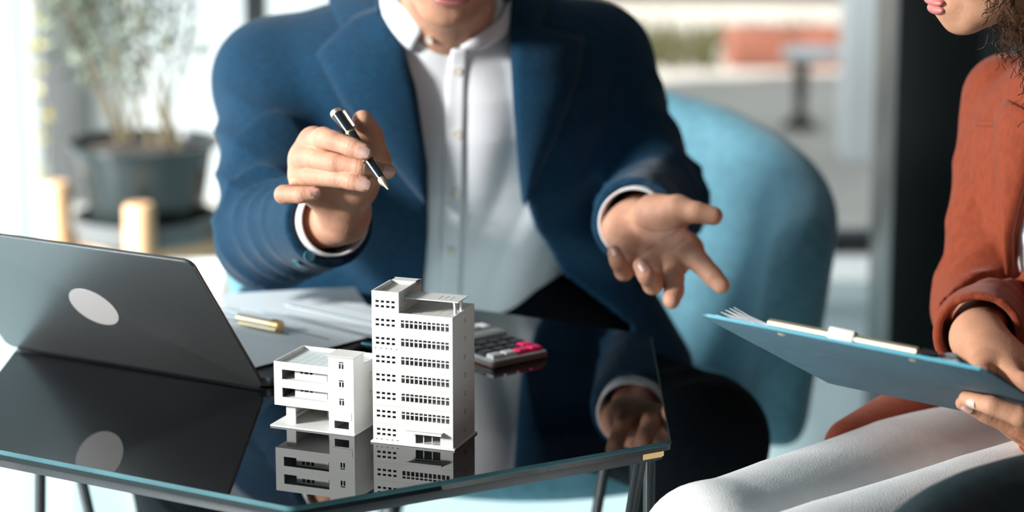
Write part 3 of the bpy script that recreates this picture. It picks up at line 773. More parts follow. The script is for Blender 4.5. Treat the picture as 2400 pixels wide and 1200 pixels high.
# ---- hands: joints laid out in space; every finger its own chain
def hand_fn(wrist, fore, palm, fingers, kp=.010, creases=()):
    """palm: list of (a,b,r1,r2); fingers: list of (pts, radii)"""
    def f(P):
        d = rcone(P, wrist, fore, .0285, .034)
        for a, b, r1, r2 in palm: d = smin(d, rcone(P, a, b, r1, r2), .014)
        out = d
        for pts, rad in fingers:
            e = chain(P, pts, rad, .0035)
            for j in range(1, len(pts)-1):       # skin creases round the joints
                ax = unit(pts[j+1]-pts[j-1]); q = P-pts[j]; u_ = q@ax; near = np.einsum('ij,ij->i', q, q) < (rad[j]*2.2)**2
                e = e + near*.00055*sum(np.exp(-((u_-o)/.0009)**2) for o in (-.0028, 0., .0026))
            out = np.minimum(out, smin(d, e, kp))
        for line in creases:
            g = None
            for i in range(len(line)-1):
                c = rcone(P, line[i], line[i+1], 1e-4, 1e-4); g = c if g is None else np.minimum(g, c)
            out = out + .0013*np.exp(-(g/.0019)**2)
        return out
    return f
def J(*l): return [at(*p).astype(np.float32) for p in l]
# right hand (holds the pen)
FI = [
 (J((735, 333, 2.700), (757, 324, 2.668), (783, 330, 2.640), (825, 345, 2.625), (853, 356, 2.618)), (.0115, .0118, .0105, .0098, .0088)),   # index
 (J((715, 372, 2.700), (738, 372, 2.672), (785, 382, 2.640), (845, 392, 2.630), (908, 401, 2.640)), (.0118, .0118, .0105, .0096, .0086)),   # middle
 (J((715, 412, 2.705), (738, 412, 2.672), (790, 417, 2.640), (825, 424, 2.628), (853, 431, 2.624)), (.0112, .0112, .0100, .0094, .0086)),   # ring
 (J((745, 448, 2.735), (700, 452, 2.690), (665, 456, 2.668), (705, 457, 2.655), (735, 453, 2.652)), (.0110, .0105, .0100, .0088, .0076)),  # little
 (J((838, 440, 2.720), (878, 380, 2.695), (872, 320, 2.690), (850, 283, 2.672)), (.0170, .0155, .0125, .0112)),             # thumb
]
PALM_R = []
wR = WR; knR = [f[0][0] for f in FI[:4]]
for k, r in ((0, .0145), (1, .015), (2, .015), (3, .0135)): PALM_R.append((wR+A(0, -.004, .012), knR[k], .020, r))
PALM_R.append((wR+A(.006, -.01, .012), FI[4][0][0], .020, .018)); PALM_R.append((FI[4][0][0], FI[4][0][1], .0175, .0155))
PALM_R.append((knR[0], knR[1], .0115, .0115)); PALM_R.append((knR[1], knR[2], .0115, .0115)); PALM_R.append((knR[2], knR[3], .0115, .011))
handR = hand_fn(wR, ER, PALM_R, FI)
# left hand (open, palm up)
FL = [
 (J((1610, 585, 2.845), (1640, 615, 2.822), (1668, 645, 2.805), (1690, 668, 2.797)), (.0130, .0122, .0112, .0098)),       # index
 (J((1572, 618, 2.845), (1578, 648, 2.818), (1580, 680, 2.802), (1574, 704, 2.790)), (.0132, .0124, .0112, .0098)),       # middle
 (J((1528, 620, 2.850), (1535, 648, 2.822), (1530, 668, 2.800), (1515, 645, 2.785), (1502, 622, 2.790)), (.0125, .0120, .0110, .0102, .0090)),
 (J((1470, 605, 2.865), (1470, 625, 2.835), (1462, 638, 2.818), (1448, 612, 2.805), (1440, 592, 2.808)), (.0115, .0110, .0100, .0092, .0080)),
 (J((1535, 505, 2.890), (1588, 492, 2.865), (1632, 498, 2.850), (1672, 506, 2.845)), (.0175, .0145, .0122, .0108)),      # thumb
]
knL = [f[0][0] for f in FL[:4]]
PALM_L = [(WL, knL[0], .021, .0145), (WL, knL[1], .021, .0150), (WL, knL[2], .020, .0150), (WL, knL[3], .020, .0140),
          (WL+A(.01, 0, .004), FL[4][0][0], .021, .0215), (FL[4][0][0], FL[4][0][1], .021, .016), (FL[4][0][0], knL[0], .017, .013),
          (knL[0], knL[1], .0130, .0130), (knL[1], knL[2], .0130, .0130), (knL[2], knL[3], .0130, .0120),
          (WL+A(-.018, -.01, -.004), knL[3], .018, .0135)]
handL0 = hand_fn(WL, EL, PALM_L, FL)
CRL = [[raycast(x, y, handL0, 2.4, 3.4).astype(np.float32) for x, y in l_] for l_ in
       ([(1602, 536), (1575, 552), (1540, 574), (1508, 592), (1488, 600)], [(1600, 533), (1562, 544), (1525, 545), (1495, 532), (1474, 512)], [(1612, 560), (1585, 578), (1555, 592)])]
handL = hand_fn(WL, EL, PALM_L, FL, creases=CRL)
def bounds(pts, m):
    p = np.array(pts); return p.min(0)-m, p.max(0)+m
def neck_d(P):
    d = rcone(P, HIP+ax_*.47, OM+RM@np.array([0, .02, -.045]), .060, .056)
    return smin(d, rcone(P, HIP+ax_*.42+A(-.1, 0, 0), HIP+ax_*.42+A(.1, 0, 0), .05, .05), .03)
LEGP = [(A(-.17, 3.37, .47), A(-.40, 3.02, .47), A(-.405, 3.235, .10)), (A(.0, 3.37, .47), A(.235, 3.02, .48), A(.20, 3.10, .10))]
def under_d(P):                                 # body hidden by the clothes
    d = np.maximum(torso_d(P, -.022), .39-P[:, 2])
    for s, e, w in ((SR, ER, WR), (SL, EL, WL)):
        d = smin(d, smin(rcone(P, s, e, .048, .040), rcone(P, e, w, .040, .026), .01), .02)
    for h, k, f in LEGP: d = smin(d, smin(rcone(P, h, k, .075, .055), rcone(P, k, f, .05, .035), .01), .02)
    return d
parts = []
parts.append(surf(lambda P: smin(man_head(P), neck_d(P), .02), *bounds([OM, HIP+ax_*.42+A(-.14, 0, 0), HIP+ax_*.42+A(.14, 0, 0)], .17), .0028))
hp = [p for f, r in FI for p in f]+[WR]
parts.append(surf(lambda P: np.maximum(handR(P), (P-(WR+unit(ER-WR)*.09))@unit(ER-WR).astype(np.float32)), *bounds(hp+[WR+unit(ER-WR)*.09], .045), .0011))
hp = [p for f, r in FL for p in f]+[WL]
parts.append(surf(lambda P: np.maximum(handL(P), (P-(WL+unit(EL-WL)*.09))@unit(EL-WL).astype(np.float32)), *bounds(hp+[WL+unit(EL-WL)*.09], .045), .0012))
parts.append(surf(under_d, (-.55, 2.85, .06), (.36, 3.55, 1.03), .010))
VV = []; QQ = []; o_ = 0
for V, Q in parts: VV.append(V); QQ.append(Q+o_); o_ += len(V)
man = fastmesh('person', np.concatenate(VV), np.concatenate(QQ), SKIN_M)
tag(man, 'man in a navy blazer and white shirt gesturing over the table with a pen', 'person')
lp_ = OM+RM@np.array([0, -.09, -.057])*MS
sdf_obj('lips', lips_fn(OM, RM, MS), lp_-.035, lp_+.035, .0009, LIPS_M, man)
MB().obox(OM+RM@np.array([0, -.090, -.0565])*MS, RM[:, 0]*.015, RM[:, 1]*.004, RM[:, 2]*.003).build('teeth', mat('teeth', (.8, .78, .72), .25), man, bevel=.001)
face_parts(man, OM, RM, MS, mat('dark_iris', (.03, .018, .01), .15))
hd = head_fn(OM, RM, MS)
def mhair(P):
    q = ((P-OM.astype(np.float32))@RM.astype(np.float32))/MS
    d = ell(q, (0, .022, .052), (.080, .100, .088))
    return smax(d, -(q[:, 2]-(.045+.55*np.clip(-q[:, 1]-.02, -.16, .05))), .008) - .0012*np.sin(q[:, 0]*260+4*np.sin(q[:, 1]*30))
sdf_obj('hair', mhair, OM-.14, OM+.16, .004, HAIR_D, man)
# nails: shallow discs let into the finger ends
def nail(parent, c, n, d, w, l, m=NAIL):
    n = unit(np.asarray(n, float)); d = np.asarray(d, float); d = unit(d-(d@n)*n); s = np.cross(d, n)
    V = []; F = []
    for i in range(7):
        for j in range(7):
            a, b = -1+2*i/6, -1+2*j/6
            rr = max(abs(a), abs(b)); h = math.hypot(a, b) or 1; k = rr/h if h else 1
            a2, b2 = a*(k*.55+.45), b*(k*.55+.45)
            V.append(c+s*a2*w+d*b2*l+n*(.0007-.0032*a2*a2-.0014*b2*b2*(b2 > 0)))
    for i in range(6):
        for j in range(6): F.append((i*7+j, i*7+j+1, (i+1)*7+j+1, (i+1)*7+j))
    meshobj('nail', V, F, m, parent, smooth=True)
def nail_at(parent, fn, px, py, tip_from, tip_to, w, l):
    p = raycast(px, py, fn, 1.8, 3.4); g = grad(p, fn, .003); nail(parent, p+g*.0004, g, np.asarray(tip_to)-np.asarray(tip_from), w, l)
nail_at(man, handR, 851, 356, FI[0][0][3], FI[0][0][4], .0058, .0068)
nail_at(man, handR, 912, 402, FI[1][0][3], FI[1][0][4], .0056, .0070)
nail_at(man, handR, 852, 431, FI[2][0][3], FI[2][0][4], .0058, .0072)
nail_at(man, handR, 738, 450, FI[3][0][3], FI[3][0][4], .0046, .0056)
nail_at(man, handL, 1504, 624, FL[2][0][3], FL[2][0][4], .0055, .0065)
nail_at(man, handL, 1441, 588, FL[3][0][3], FL[3][0][4], .0048, .0055)
# clothes
jk = sdf_obj('jacket', jacket_d, (-.45, 2.72, .36), (.34, 3.60, 1.08), .0042, NAVY, man)
st = sdf_obj('shirt', shirt_d, (-.32, 2.95, .50), (.16, 3.55, 1.10), .0040, SHIRT, man)
def trousers_d(P):
    d = torso_d(P, .009); x, s, f = tloc(P); d = smax(np.maximum(d, s-.150), .374-P[:, 2], .006)
    d = smin(d, rcone(P, A(.0, 3.31, .57), A(.12, 3.22, .525), .090, .085), .03)
    for h, k, f_ in LEGP:
        e = smin(rcone(P, h, k, .098, .080), rcone(P, k, f_, .076, .062), .02)+folds(P, h, k, .005, 20, 1.0, .5, 1.1)
        d = smin(d, e, .03)
    return smax(d, .03-P[:, 2], .01)
tr_ = sdf_obj('trousers', trousers_d, (-.56, 2.86, .02), (.42, 3.60, .72), .008, BLACKT, man)
for s, (h, k, f_) in zip((-1, 1), LEGP):
    def shoe(P, f_=f_):
        a = f_*A(1, 1, 0)+A(0, .03, .055); b = f_*A(1, 1, 0)+A(0, -.17, .032)
        return smax(smin(rcone(P, a, b, .050, .034), rcone(P, a, a+A(0, .0, .05), .045, .045), .03), .004-P[:, 2], .004)
    sdf_obj('shoe', shoe, f_*A(1, 1, 0)+A(-.1, -.26, -.02), f_*A(1, 1, 0)+A(.1, .14, .18), .006, mat('black_leather', (.01, .009, .008), .3), man)
# strips laid on a garment: inner and outer outline -> sheet with thickness
def strip(name, inner, outer, fn, off, m, parent, nu=26, nv=8, thick=.0022, lift=0.0):
    def res(poly, n):
        p = np.array(poly, float); s = np.r_[0, np.cumsum(np.linalg.norm(np.diff(p, axis=0), axis=1))]; t = np.linspace(0, s[-1], n)
        return np.stack([np.interp(t, s, p[:, 0]), np.interp(t, s, p[:, 1])], 1)
    I, O = res(inner, nu), res(outer, nu); V = []; F = []
    top = []; bot = []
    for i in range(nu):
        for j in range(nv):
            t = j/(nv-1); q = I[i]*(1-t)+O[i]*t; p = raycast(q[0], q[1], fn); g = grad(p, fn, .006)
            k = off+lift*math.sin(math.pi*min(1, t*1.0))
            top.append(p+g*(k+thick)); bot.append(p+g*(k-.001))
    V = top+bot; o = nu*nv
    for i in range(nu-1):
        for j in range(nv-1):
            a = i*nv+j; F += [(a, a+nv, a+nv+1, a+1), (o+a, o+a+1, o+a+nv+1, o+a+nv)]
    for i in range(nu-1):
        for j in (0, nv-1):
            a = i*nv+j; F.append((a, o+a, o+a+nv, a+nv) if j == 0 else (a, a+nv, o+a+nv, o+a))
    for i in (0, nu-1):
        for j in range(nv-1):
            a = i*nv+j; F.append((a, a+1, o+a+1, o+a) if i == 0 else (a, o+a, o+a+1, a+1))
    return meshobj(name, V, F, m, parent, smooth=True)
strip('lapel', [(893, 20), (948, 112), (978, 222), (1003, 395), (1004, 470)], [(800, 72), (742, 128), (800, 235), (900, 360), (1000, 480)], jacket_raw, .001, NAVY, jk, lift=.007, thick=.0035)
strip('lapel', [(1194, 60), (1196, 130), (1203, 250), (1216, 415), (1222, 470)], [(1262, 70), (1368, 92), (1352, 190), (1302, 320), (1226, 480)], jacket_raw, .001, NAVY, jk, lift=.007, thick=.0035)
strip('collar', [(868, -50), (880, -15), (893, 22)], [(770, -50), (772, 10), (803, 78)], jacket_raw, .002, NAVY, jk, nu=10, lift=.006)
strip('collar', [(1200, -50), (1197, 0), (1194, 62)], [(1300, -50), (1285, 10), (1262, 74)], jacket_raw, .002, NAVY, jk, nu=10, lift=.006)
cb = []
for t in np.linspace(-1.9, 1.9, 25):
    c = HIP+ax_*.545+FR*(.005); cb.append(c + RT*(.088*math.sin(t)) - FR*(.088*math.cos(t)) + ax_*(.012*math.cos(t)))
mb = MB(); n_ = len(cb)
V = [p+ax_*z+(unit(p-(HIP+ax_*.545)))*w for z, w in ((-.03, .014), (.018, .0), (.018, -.003), (-.03, .008)) for p in cb]
mb.add(V, [(i+j*n_, i+1+j*n_, i+1+((j+1) % 4)*n_, i+((j+1) % 4)*n_) for j in range(4) for i in range(n_-1)]).build('back_collar', NAVY, jk, smooth=True)
strip('shirt_collar', [(893, -40), (935, -2), (985, 50), (996, 66)], [(872, -40), (900, 30), (938, 95), (968, 120)], shirt_raw, .004, SHIRT, st, nu=14, lift=.005)
strip('shirt_collar', [(1210, -45), (1192, -2), (1165, 40), (1078, 104)], [(1225, -45), (1205, 10), (1196, 78), (1130, 112)], shirt_raw, .004, SHIRT, st, nu=14, lift=.005)
strip('placket', [(1058, 112), (1045, 200), (1040, 330), (1035, 480), (1030, 600), (1028, 692)], [(1098, 112), (1092, 200), (1090, 330), (1088, 480), (1084, 600), (1080, 692)], shirt_raw, .0008, SHIRT, st, nu=40, nv=5, thick=.0012)
def button(parent, fn, px, py, r, m, off=.003):
    p = raycast(px, py, fn); g = grad(p, fn, .006); a = unit(np.cross(g, [0, 0, 1])); b = np.cross(a, g)
    n = 14; V = [p+g*(off-.002)+r*(a*math.cos(t)+b*math.sin(t)) for t in np.linspace(0, 2*math.pi, n+1)[:-1]]
    V += [p+g*(off+.0008)+r*(a*math.cos(t)+b*math.sin(t)) for t in np.linspace(0, 2*math.pi, n+1)[:-1]]
    V += [p+g*(off+.0004)+r*.6*(a*math.cos(t)+b*math.sin(t)) for t in np.linspace(0, 2*math.pi, n+1)[:-1]]
    F = [(i, (i+1) % n, n+(i+1) % n, n+i) for i in range(n)]+[(n+i, n+(i+1) % n, 2*n+(i+1) % n, 2*n+i) for i in range(n)]+[tuple(range(2*n, 3*n))]
    meshobj('button', V, F, m, parent)
for x, y in ((1072, 166), (1071, 313), (1068, 452), (1055, 588)): button(st, shirt_raw, x, y, .0056, PEARL)
button(st, shirt_raw, 1010, 84, .0048, PEARL, .009)
for x, y in ((700, 612), (722, 600)): button(jk, jacket_full, x, y, .0062, NAVY2, .0035)
# shirt cuffs: open bands round the wrists
for w, e, c, r in ((WR, ER, CUFR, .0405), (WL, EL, CUFL, .0430)):
    n = unit(c-e).astype(float); a = unit(np.cross(n, [0, 0, 1.])); b = np.cross(a, n); N = 40
    ring = lambda off, rr: [np.asarray(c, float)+n*off+rr*(a*math.cos(t)+b*math.sin(t)) for t in np.linspace(0, 2*math.pi, N+1)[:-1]]
    V = ring(-.05, r-.001)+ring(.016, r)+ring(.0175, r-.0012)+ring(.016, r-.0028)+ring(-.05, r-.004)
    meshobj('shirt_cuff', V, [(i+j*N, (i+1) % N+j*N, (i+1) % N+(j+1)*N, i+(j+1)*N) for j in range(4) for i in range(N)], SHIRT, man, smooth=True)
# ---- the pen in his hand
pT, pB = at(910, 444, 2.600), at(786, 262, 2.668)
pd = unit(pB-pT); PLn = float(np.linalg.norm(pB-pT))
pen = empty('fountain_pen', (pT+pB)/2); tag(pen, 'black lacquered fountain pen with gold trim held in the hand of the man', 'pen')
def seg(nm, t0, t1, r0, r1, m, extra=()):
    pts = [pT+pd*PLn*t for t in (t0, *[e[0] for e in extra], t1)]; MB().tube(pts, [r0, *[e[1] for e in extra], r1], 18).build(nm, m, pen, smooth=True)
seg('nib', .0, .14, .0008, .0040, GOLDP, [(.05, .0022), (.10, .0046)])
seg('grip', .14, .37, .0046, .0056, PENB)
seg('ring', .37, .395, .0062, .0062, GOLD)
seg('barrel', .395, .70, .0058, .0062, PENB)
seg('ring', .70, .72, .0066, .0066, GOLD)
seg('cap', .72, .955, .0064, .0068, PENB)
seg('finial', .955, 1.0, .0071, .0064, GOLDP)
cx_ = unit(np.cross(pd, [0, 1., 0])); cl_ = -unit(np.cross(cx_, pd))
MB().obox(pT+pd*PLn*.845-cx_*.0085, pd*PLn*.10, cx_*.0012, cl_*.0018).build('pocket_clip', GOLDP, pen, bevel=.0004)

# ================================================================== chairs
def barrel_chair(name, c, bdir, R0, R1, hfun, zb, zt, th_end, thick, m, seat_z, seat_m, legm, label, step=.008, half=.055):
    c = np.array([c[0], c[1], 0], np.float32); b = unit(np.array([*bdir, 0])).astype(np.float32); p = np.array([-b[1], b[0], 0], np.float32)
    root = empty(name, (c[0], c[1], 0)); tag(root, label, 'chair')
    def f(P):
        q = P-c; x = q@p; y = q@b; z = P[:, 2]
        th = np.abs(np.arctan2(x, y)); rho = np.hypot(x, y)
        R = R0+(R1-R0)*np.clip((z-zb)/(zt-zb), 0, 1.2)
        d = np.abs(rho-R)-thick
        h = np.interp(th, *hfun)
        d = smax(d, (z-h)*.85, .05)
        d = smax(d, zb-z, .03)
        return smax(d, (th-th_end)*.36, .05)*.9
    M = R1+.12
    sdf_obj('backrest', f, c+A(-M, -M, zb-.03), c+A(M, M, max(hfun[1])+.04), step, m, root)
    def g(P):
        q = P-c; x = q@p; y = q@b; rho = np.hypot(x, y*1.0); return smax(rho-(R0-thick+.012), np.abs(P[:, 2]-seat_z)-half, .03)
    sdf_obj('seat_cushion', g, c+A(-M, -M, seat_z-.1), c+A(M, M, seat_z+.1), step, seat_m, root)
    MB().lathe([(.02, zb-.022), (R0-.09, zb-.022), (R0-.07, zb-.008), (R0-.07, zb+.010), (.02, zb+.010)], c, 32).build('seat_base', legm, root, smooth=True)
    for a in (45, 135, 225, 315):
        t = math.radians(a); e = b*math.cos(t)+p*math.sin(t)
        MB().tube([c+e*(R0-.10)+A(0, 0, zb-.03), c+e*(R0-.0)+A(0, 0, .004)], [.014, .010], 10).build('leg', legm, root, smooth=True)
    return root
barrel_chair('tub_chair', (.024, 3.57), (0.0, 1.0), .355, .402, ([0, .8, 1.57, 2.0, 2.3, 3.2], [.80, .755, .69, .655, .56, .50]), .335, .70, 1.98, .045, TEAL, .350, TEAL, STEELD,
             'teal upholstered tub chair that the man sits on', half=.034)
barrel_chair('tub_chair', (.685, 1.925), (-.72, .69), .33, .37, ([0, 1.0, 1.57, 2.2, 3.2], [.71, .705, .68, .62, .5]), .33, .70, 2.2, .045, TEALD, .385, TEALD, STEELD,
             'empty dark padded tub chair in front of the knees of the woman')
wc = empty('side_chair', (.70, 2.86, 0)); tag(wc, 'grey padded chair under the woman in the rust blazer', 'chair')
wf = unit(np.array([-.8, -.6, 0])); wrt = np.array([-.6, .8, 0])
def seat_w(P):
    q = P-A(.70, 2.86, .385); return rbox(np.stack([q@wf.astype(np.float32), q@wrt.astype(np.float32), q[:, 2]], 1), (.21, .22, .035), .03)
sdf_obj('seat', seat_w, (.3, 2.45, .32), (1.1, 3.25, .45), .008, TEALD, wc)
def back_w(P):
    q = P-A(.70, 2.86, .66)+wf.astype(np.float32)*.245; return rbox(np.stack([q@wf.astype(np.float32), q@wrt.astype(np.float32), q[:, 2]], 1), (.03, .21, .17), .03)
sdf_obj('back', back_w, (.6, 2.7, .46), (1.2, 3.35, .86), .008, TEALD, wc)
for a in (-1, 1):
    for b_ in (-1, 1):
        q = np.array([.70, 2.86, 0])+wf*.17*a+wrt*.18*b_; MB().tube([q+up*.36, q+(wf*a+wrt*b_)*.02+up*.004], [.014, .010], 10).build('leg', STEELD, wc, smooth=True)
for b_ in (-1, 1):
    q = np.array([.70, 2.86, 0])-wf*.24+wrt*.15*b_; MB().tube([q+up*.38, q+up*.55], .012, 10).build('back_post', STEELD, wc, smooth=True)

# ================================================================== the clipboard
B0, B1, B3 = at(1640, 739, 2.34), at(2318, 872, 2.19), at(2000, 911, 2.60)
bu = B1-B0; BWd = float(np.linalg.norm(bu)); bu /= BWd; bv = B3-B0; bv -= (bv@bu)*bu; BH = float(np.linalg.norm(bv)); bv /= BH
bn = np.cross(bu, bv); bn = bn if bn[2] > 0 else -bn
print('BOARD', BWd, BH, bn)
cbd = empty('clipboard', B0); tag(cbd, 'blue clipboard with a pale gold clip held tilted by the woman', 'clipboard')
MB().add(*plate(rrect(BWd, BH, .008), B0, bu, bv, bn, 0, .0022)).build('board', BOARD, cbd, bevel=.0003)
eg = [(0.008, 0), (BWd-.008, 0)]
MB().obox(B0+bu*BWd/2+bn*.0012-bv*.0008, bu*(BWd/2-.008), bv*.0010, bn*.0016).build('edge_band', BOARDE, cbd)
cc = B0+bu*BWd*.5
MB().obox(cc+bv*.010+bn*.0064, bu*.074, bv*.011, bn*.0012).build('clip_plate', GOLDP, cbd, bevel=.0004)
MB().tube([cc-bu*.074+bv*.002+bn*.0060, cc+bu*.074+bv*.002+bn*.0060], .0042, 14).build('clip_roll', GOLDP, cbd, smooth=True)
MB().obox(cc+bv*.002+bn*.0075, bu*.013, bv*.0055, bn*.0055).build('clip_spring', PEARL, cbd, bevel=.0015)
for k in (-1, 1):
    q = cc+bu*k*.066+bv*.017
    mb = MB(); r = .0042
    mb.add([q-bn*.0003+r*(bu*math.cos(t)+bv*math.sin(t)) for t in np.linspace(0, 2*math.pi, 13)[:-1]]+[q-bn*.0016+r*.6*(bu*math.cos(t)+bv*math.sin(t)) for t in np.linspace(0, 2*math.pi, 13)[:-1]],
           [(i, (i+1) % 12, 12+(i+1) % 12, 12+i) for i in range(12)]+[tuple(range(12, 24))]).build('rivet', GOLDP, cbd, smooth=True)
MB().tube([cc+bu*.078+bv*.003+bn*.0065, cc+bu*.092+bv*.004+bn*.0075], [.004, .0022], 10).build('clip_end_wire', STEELD, cbd, smooth=True)
for k in range(5):                               # sheets under the clip, their free ends fanning up
    pr_ = empty('note_sheet', B0+bn*.003); lift = .0015+k*.0034
    tag(pr_, ['lowest white sheet under the clip of the blue clipboard', 'second white sheet of the clipboard fan', 'middle white sheet of the clipboard fan', 'fourth white sheet of the clipboard fan', 'topmost white sheet on the clipboard with a raised corner'][k], 'paper', 'sheets on the clipboard')
    V = []; F = []; nx, ny = 24, 6; x0, x1 = .012+k*.004, BWd-.030-k*.002
    for t in (0, .0003):
        for i in range(nx+1):
            for j in range(ny+1):
                x = x0+(x1-x0)*i/nx; y = .0088+(BH-.035)*j/ny
                d = max(0, abs(x-BWd/2)-.07)
                cl = lift*(d/.07)**1.6*(1.3 if x < BWd/2 else .7)
                if k >= 3 and x > BWd/2: cl += .010*(d/.07)**1.5*(k-2)*.5
                V.append(B0+bu*x+bv*y+bn*(.0026+.0005*k+cl*max(0, 1-j/ny*.8)+t))
    o = (nx+1)*(ny+1); kk = ny+1
    for i in range(nx):
        for j in range(ny):
            a_ = i*kk+j; F += [(a_, a_+1, a_+kk+1, a_+kk), (o+a_, o+a_+kk, o+a_+kk+1, o+a_+1)]
    for i in range(nx): F += [(i*kk, (i+1)*kk, o+(i+1)*kk, o+i*kk), (i*kk+ny, o+i*kk+ny, o+(i+1)*kk+ny, (i+1)*kk+ny)]
    for j in range(ny): F += [(j, o+j, o+j+1, j+1), (nx*kk+j, nx*kk+j+1, o+nx*kk+j+1, o+nx*kk+j)]
    meshobj('leaf', V, F, PAPERW, pr_)
def bpt(px, py, off):
    """point over the board plane seen at a pixel, off metres to the camera side (its underside)"""
    r = ray(px, py); t = ((B0-CAM)@bn)/(r@bn); return (CAM+r*t-bn*off).astype(np.float32)

# ================================================================== the woman
WH = A(.69, 2.90, .47); WN = A(.650, 2.775, .975)
wax = WN-WH; WTL = float(np.linalg.norm(wax)); wax = wax/WTL
WF = np.array([-.80, -.60, 0]); WF = WF-(WF@wax)*wax; WF = unit(WF).astype(np.float32); WRt = np.cross(wax, WF).astype(np.float32)   # WRt: towards her left (camera side)
if WRt[1] > 0: WRt = -WRt
def wloc(P):
    q = P-WH; return q@WRt, q@wax, q@WF
WS = [-.12, 0, .14, .26, .36, .43, .475, .51, .54]
WW = [.165, .16, .135, .150, .160, .160, .138, .095, .055]
WD = [.125, .125, .110, .118, .122, .105, .09, .075, .05]
def wtorso(P, inf=0.):
    x, s, f = wloc(P); w = np.interp(s, WS, WW)+inf; h = np.interp(s, WS, WD)+inf
    k = (np.abs(x/w)**2.3+np.abs(f/h)**2.3)**(1/2.3)
    return np.maximum((k-1)*np.minimum(w, h)*.9, np.maximum(-.13-s, s-WTL-.03))
wSR = WN-WRt*.138-wax*.072+WF*.005; wER = A(.530, 2.79, .708); wWR = at(2292, 792, 2.615).astype(np.float32)
wSL = WN+WRt*.150-wax*.065; wEL = A(.765, 2.46, .655); wWL = bpt(2510, 1005, .066)
wCR = wWR-unit(wWR-wER)*.006; wCL = wWL-unit(wWL-wEL)*.03
LEGW = [(A(.62, 2.90, .500), A(.192, 2.375, .565), A(.20, 2.50, .10)), (A(.72, 2.74, .510), A(.215, 2.235, .570), A(.24, 2.36, .10))]
def blazer_raw(P):
    d = wtorso(P, .012); x, s, f = wloc(P)
    d = d - .003*np.sin(x*60+s*22)*np.clip((.36-s)/.2, 0, 1)
    d = smin(d, rcone(P, A(.63, 2.93, .60), A(.375, 2.685, .575), .070, .034), .04)
    d = smin(d, rcone(P, A(.62, 2.67, .68), A(.535, 2.52, .592), .05, .020), .03)
    return d
def blazer_full(P):
    d = blazer_raw(P)
    a = sleeve(P, wSR, wER, wCR, (.054, .053, .046), 2.4, .45); b = sleeve(P, wSL, wEL, wCL, (.060, .054, .046), .9, .45)
    return smin(smin(d, a, .005), b, .006)
def wedge(pxs):
    pts = np.array([raycast(x, y, blazer_raw) for x, y in pxs], np.float32); x, s, f = wloc(pts); o = np.argsort(s); return s[o], x[o]
wl1 = wedge([(2425, 330), (2402, 450), (2374, 555), (2368, 620), (2379, 664)])
wst = float(wl1[0][0])
def blazer_d(P):
    d = blazer_full(P); x, s, f = wloc(P)
    op = np.maximum(np.maximum(np.maximum(np.interp(s, *wl1)-x, x-(wl1[1][0]+np.clip((s-wst)*.45, 0, .14))), wst-s), -f)
    d = smax(d, -op*.9, .004)
    return smax(d, -rcone(P, WN-wax*.03+WF*.01, WN+wax*.14+WF*.03, .060, .070), .006)
RW = rot(yaw=math.radians(-78), pitch=math.radians(14), roll=0); WSc = .93
OW = at(2187, 13, 2.63)-RW@np.array([0, -.099, -.058])*WSc
whead = head_fn(OW, RW, WSc, False)
def wneck(P): return smin(rcone(P, WN-wax*.05, OW+RW@np.array([0, .025, -.05]), .050, .047), wtorso(P, -.010)+np.maximum(0, .33-wloc(P)[1]), .03)
# left hand under the board, right hand over it
WFI = [
 ([bpt(2450, 962, .012), bpt(2400, 943, .011), bpt(2330, 926, .0095), bpt(2268, 917, .0078)], (.0105, .0100, .0090, .0072)),
 ([bpt(2450, 985, .014), bpt(2392, 967, .012), bpt(2320, 946, .0100), bpt(2260, 928, .0078)], (.0105, .0100, .0090, .0070)),
 ([bpt(2470, 1015, .017), bpt(2430, 1000, .014), bpt(2385, 985, .011), bpt(2350, 972, .009)], (.0100, .0095, .0088, .0072)),
 ([bpt(2480, 1040, .020), bpt(2450, 1030, .016), bpt(2420, 1016, .012), bpt(2396, 1004, .010)], (.0095, .0088, .0080, .0068)),
]
WFI = [([q-(bn*g_).astype(np.float32) for q, g_ in zip(f_, (.0055, .0030, .0008, -.0006))], r_) for f_, r_ in WFI]
WPAL = [(wWL, f[0][0], .020, .014) for f in WFI]
handWL = hand_fn(wWL, wEL, WPAL, WFI, .008)
def over(px, py, off): return bpt(px, py, -off)
# the fingers of the right hand lie on the sheets; joints in board coordinates (along clip edge, away from it, height)
def bq(x, y, h): return (B0+bu*x+bv*y+bn*h).astype(np.float32)
WFR = []
for k_ in range(4):
    x_, y_ = .192+.0125*k_, BH-.012+.0140*k_; l_ = (.94, 1.0, .96, .82)[k_]; rd = (.0098, .0090, .0082, .0070)
    WFR.append(([bq(x_+.74*t*l_, y_-.67*t*l_, h) for t, h in ((0, .046), (.036, .038), (.060, .024), (.080, rd[3]+.0058))], rd))
WFR.append(([bq(.166, BH-.010, .048), bq(.176, BH-.040, .034), bq(.192, BH-.062, .021), bq(.208, BH-.076, .0140)], (.0135, .0115, .0098, .0080)))
WPAR = [(wWR, f[0][0], .020, .014) for f in WFR]
handWR = hand_fn(wWR, wER, WPAR, WFR, .010)
def wunder(P):
    d = np.maximum(wtorso(P, -.02), -.04-wloc(P)[1])
    for s, e, w in ((wSR, wER, wWR), (wSL, wEL, wWL)): d = smin(d, smin(rcone(P, s, e, .040, .034), rcone(P, e, w, .034, .024), .01), .02)
    for h, k, f in LEGW: d = smin(d, smin(rcone(P, h, k, .075, .05), rcone(P, k, f, .045, .03), .01), .02)
    return d
parts = []
parts.append(surf(lambda P: smin(whead(P), wneck(P), .018), *bounds([OW, WN, WN-wax*.12], .16), .0028))
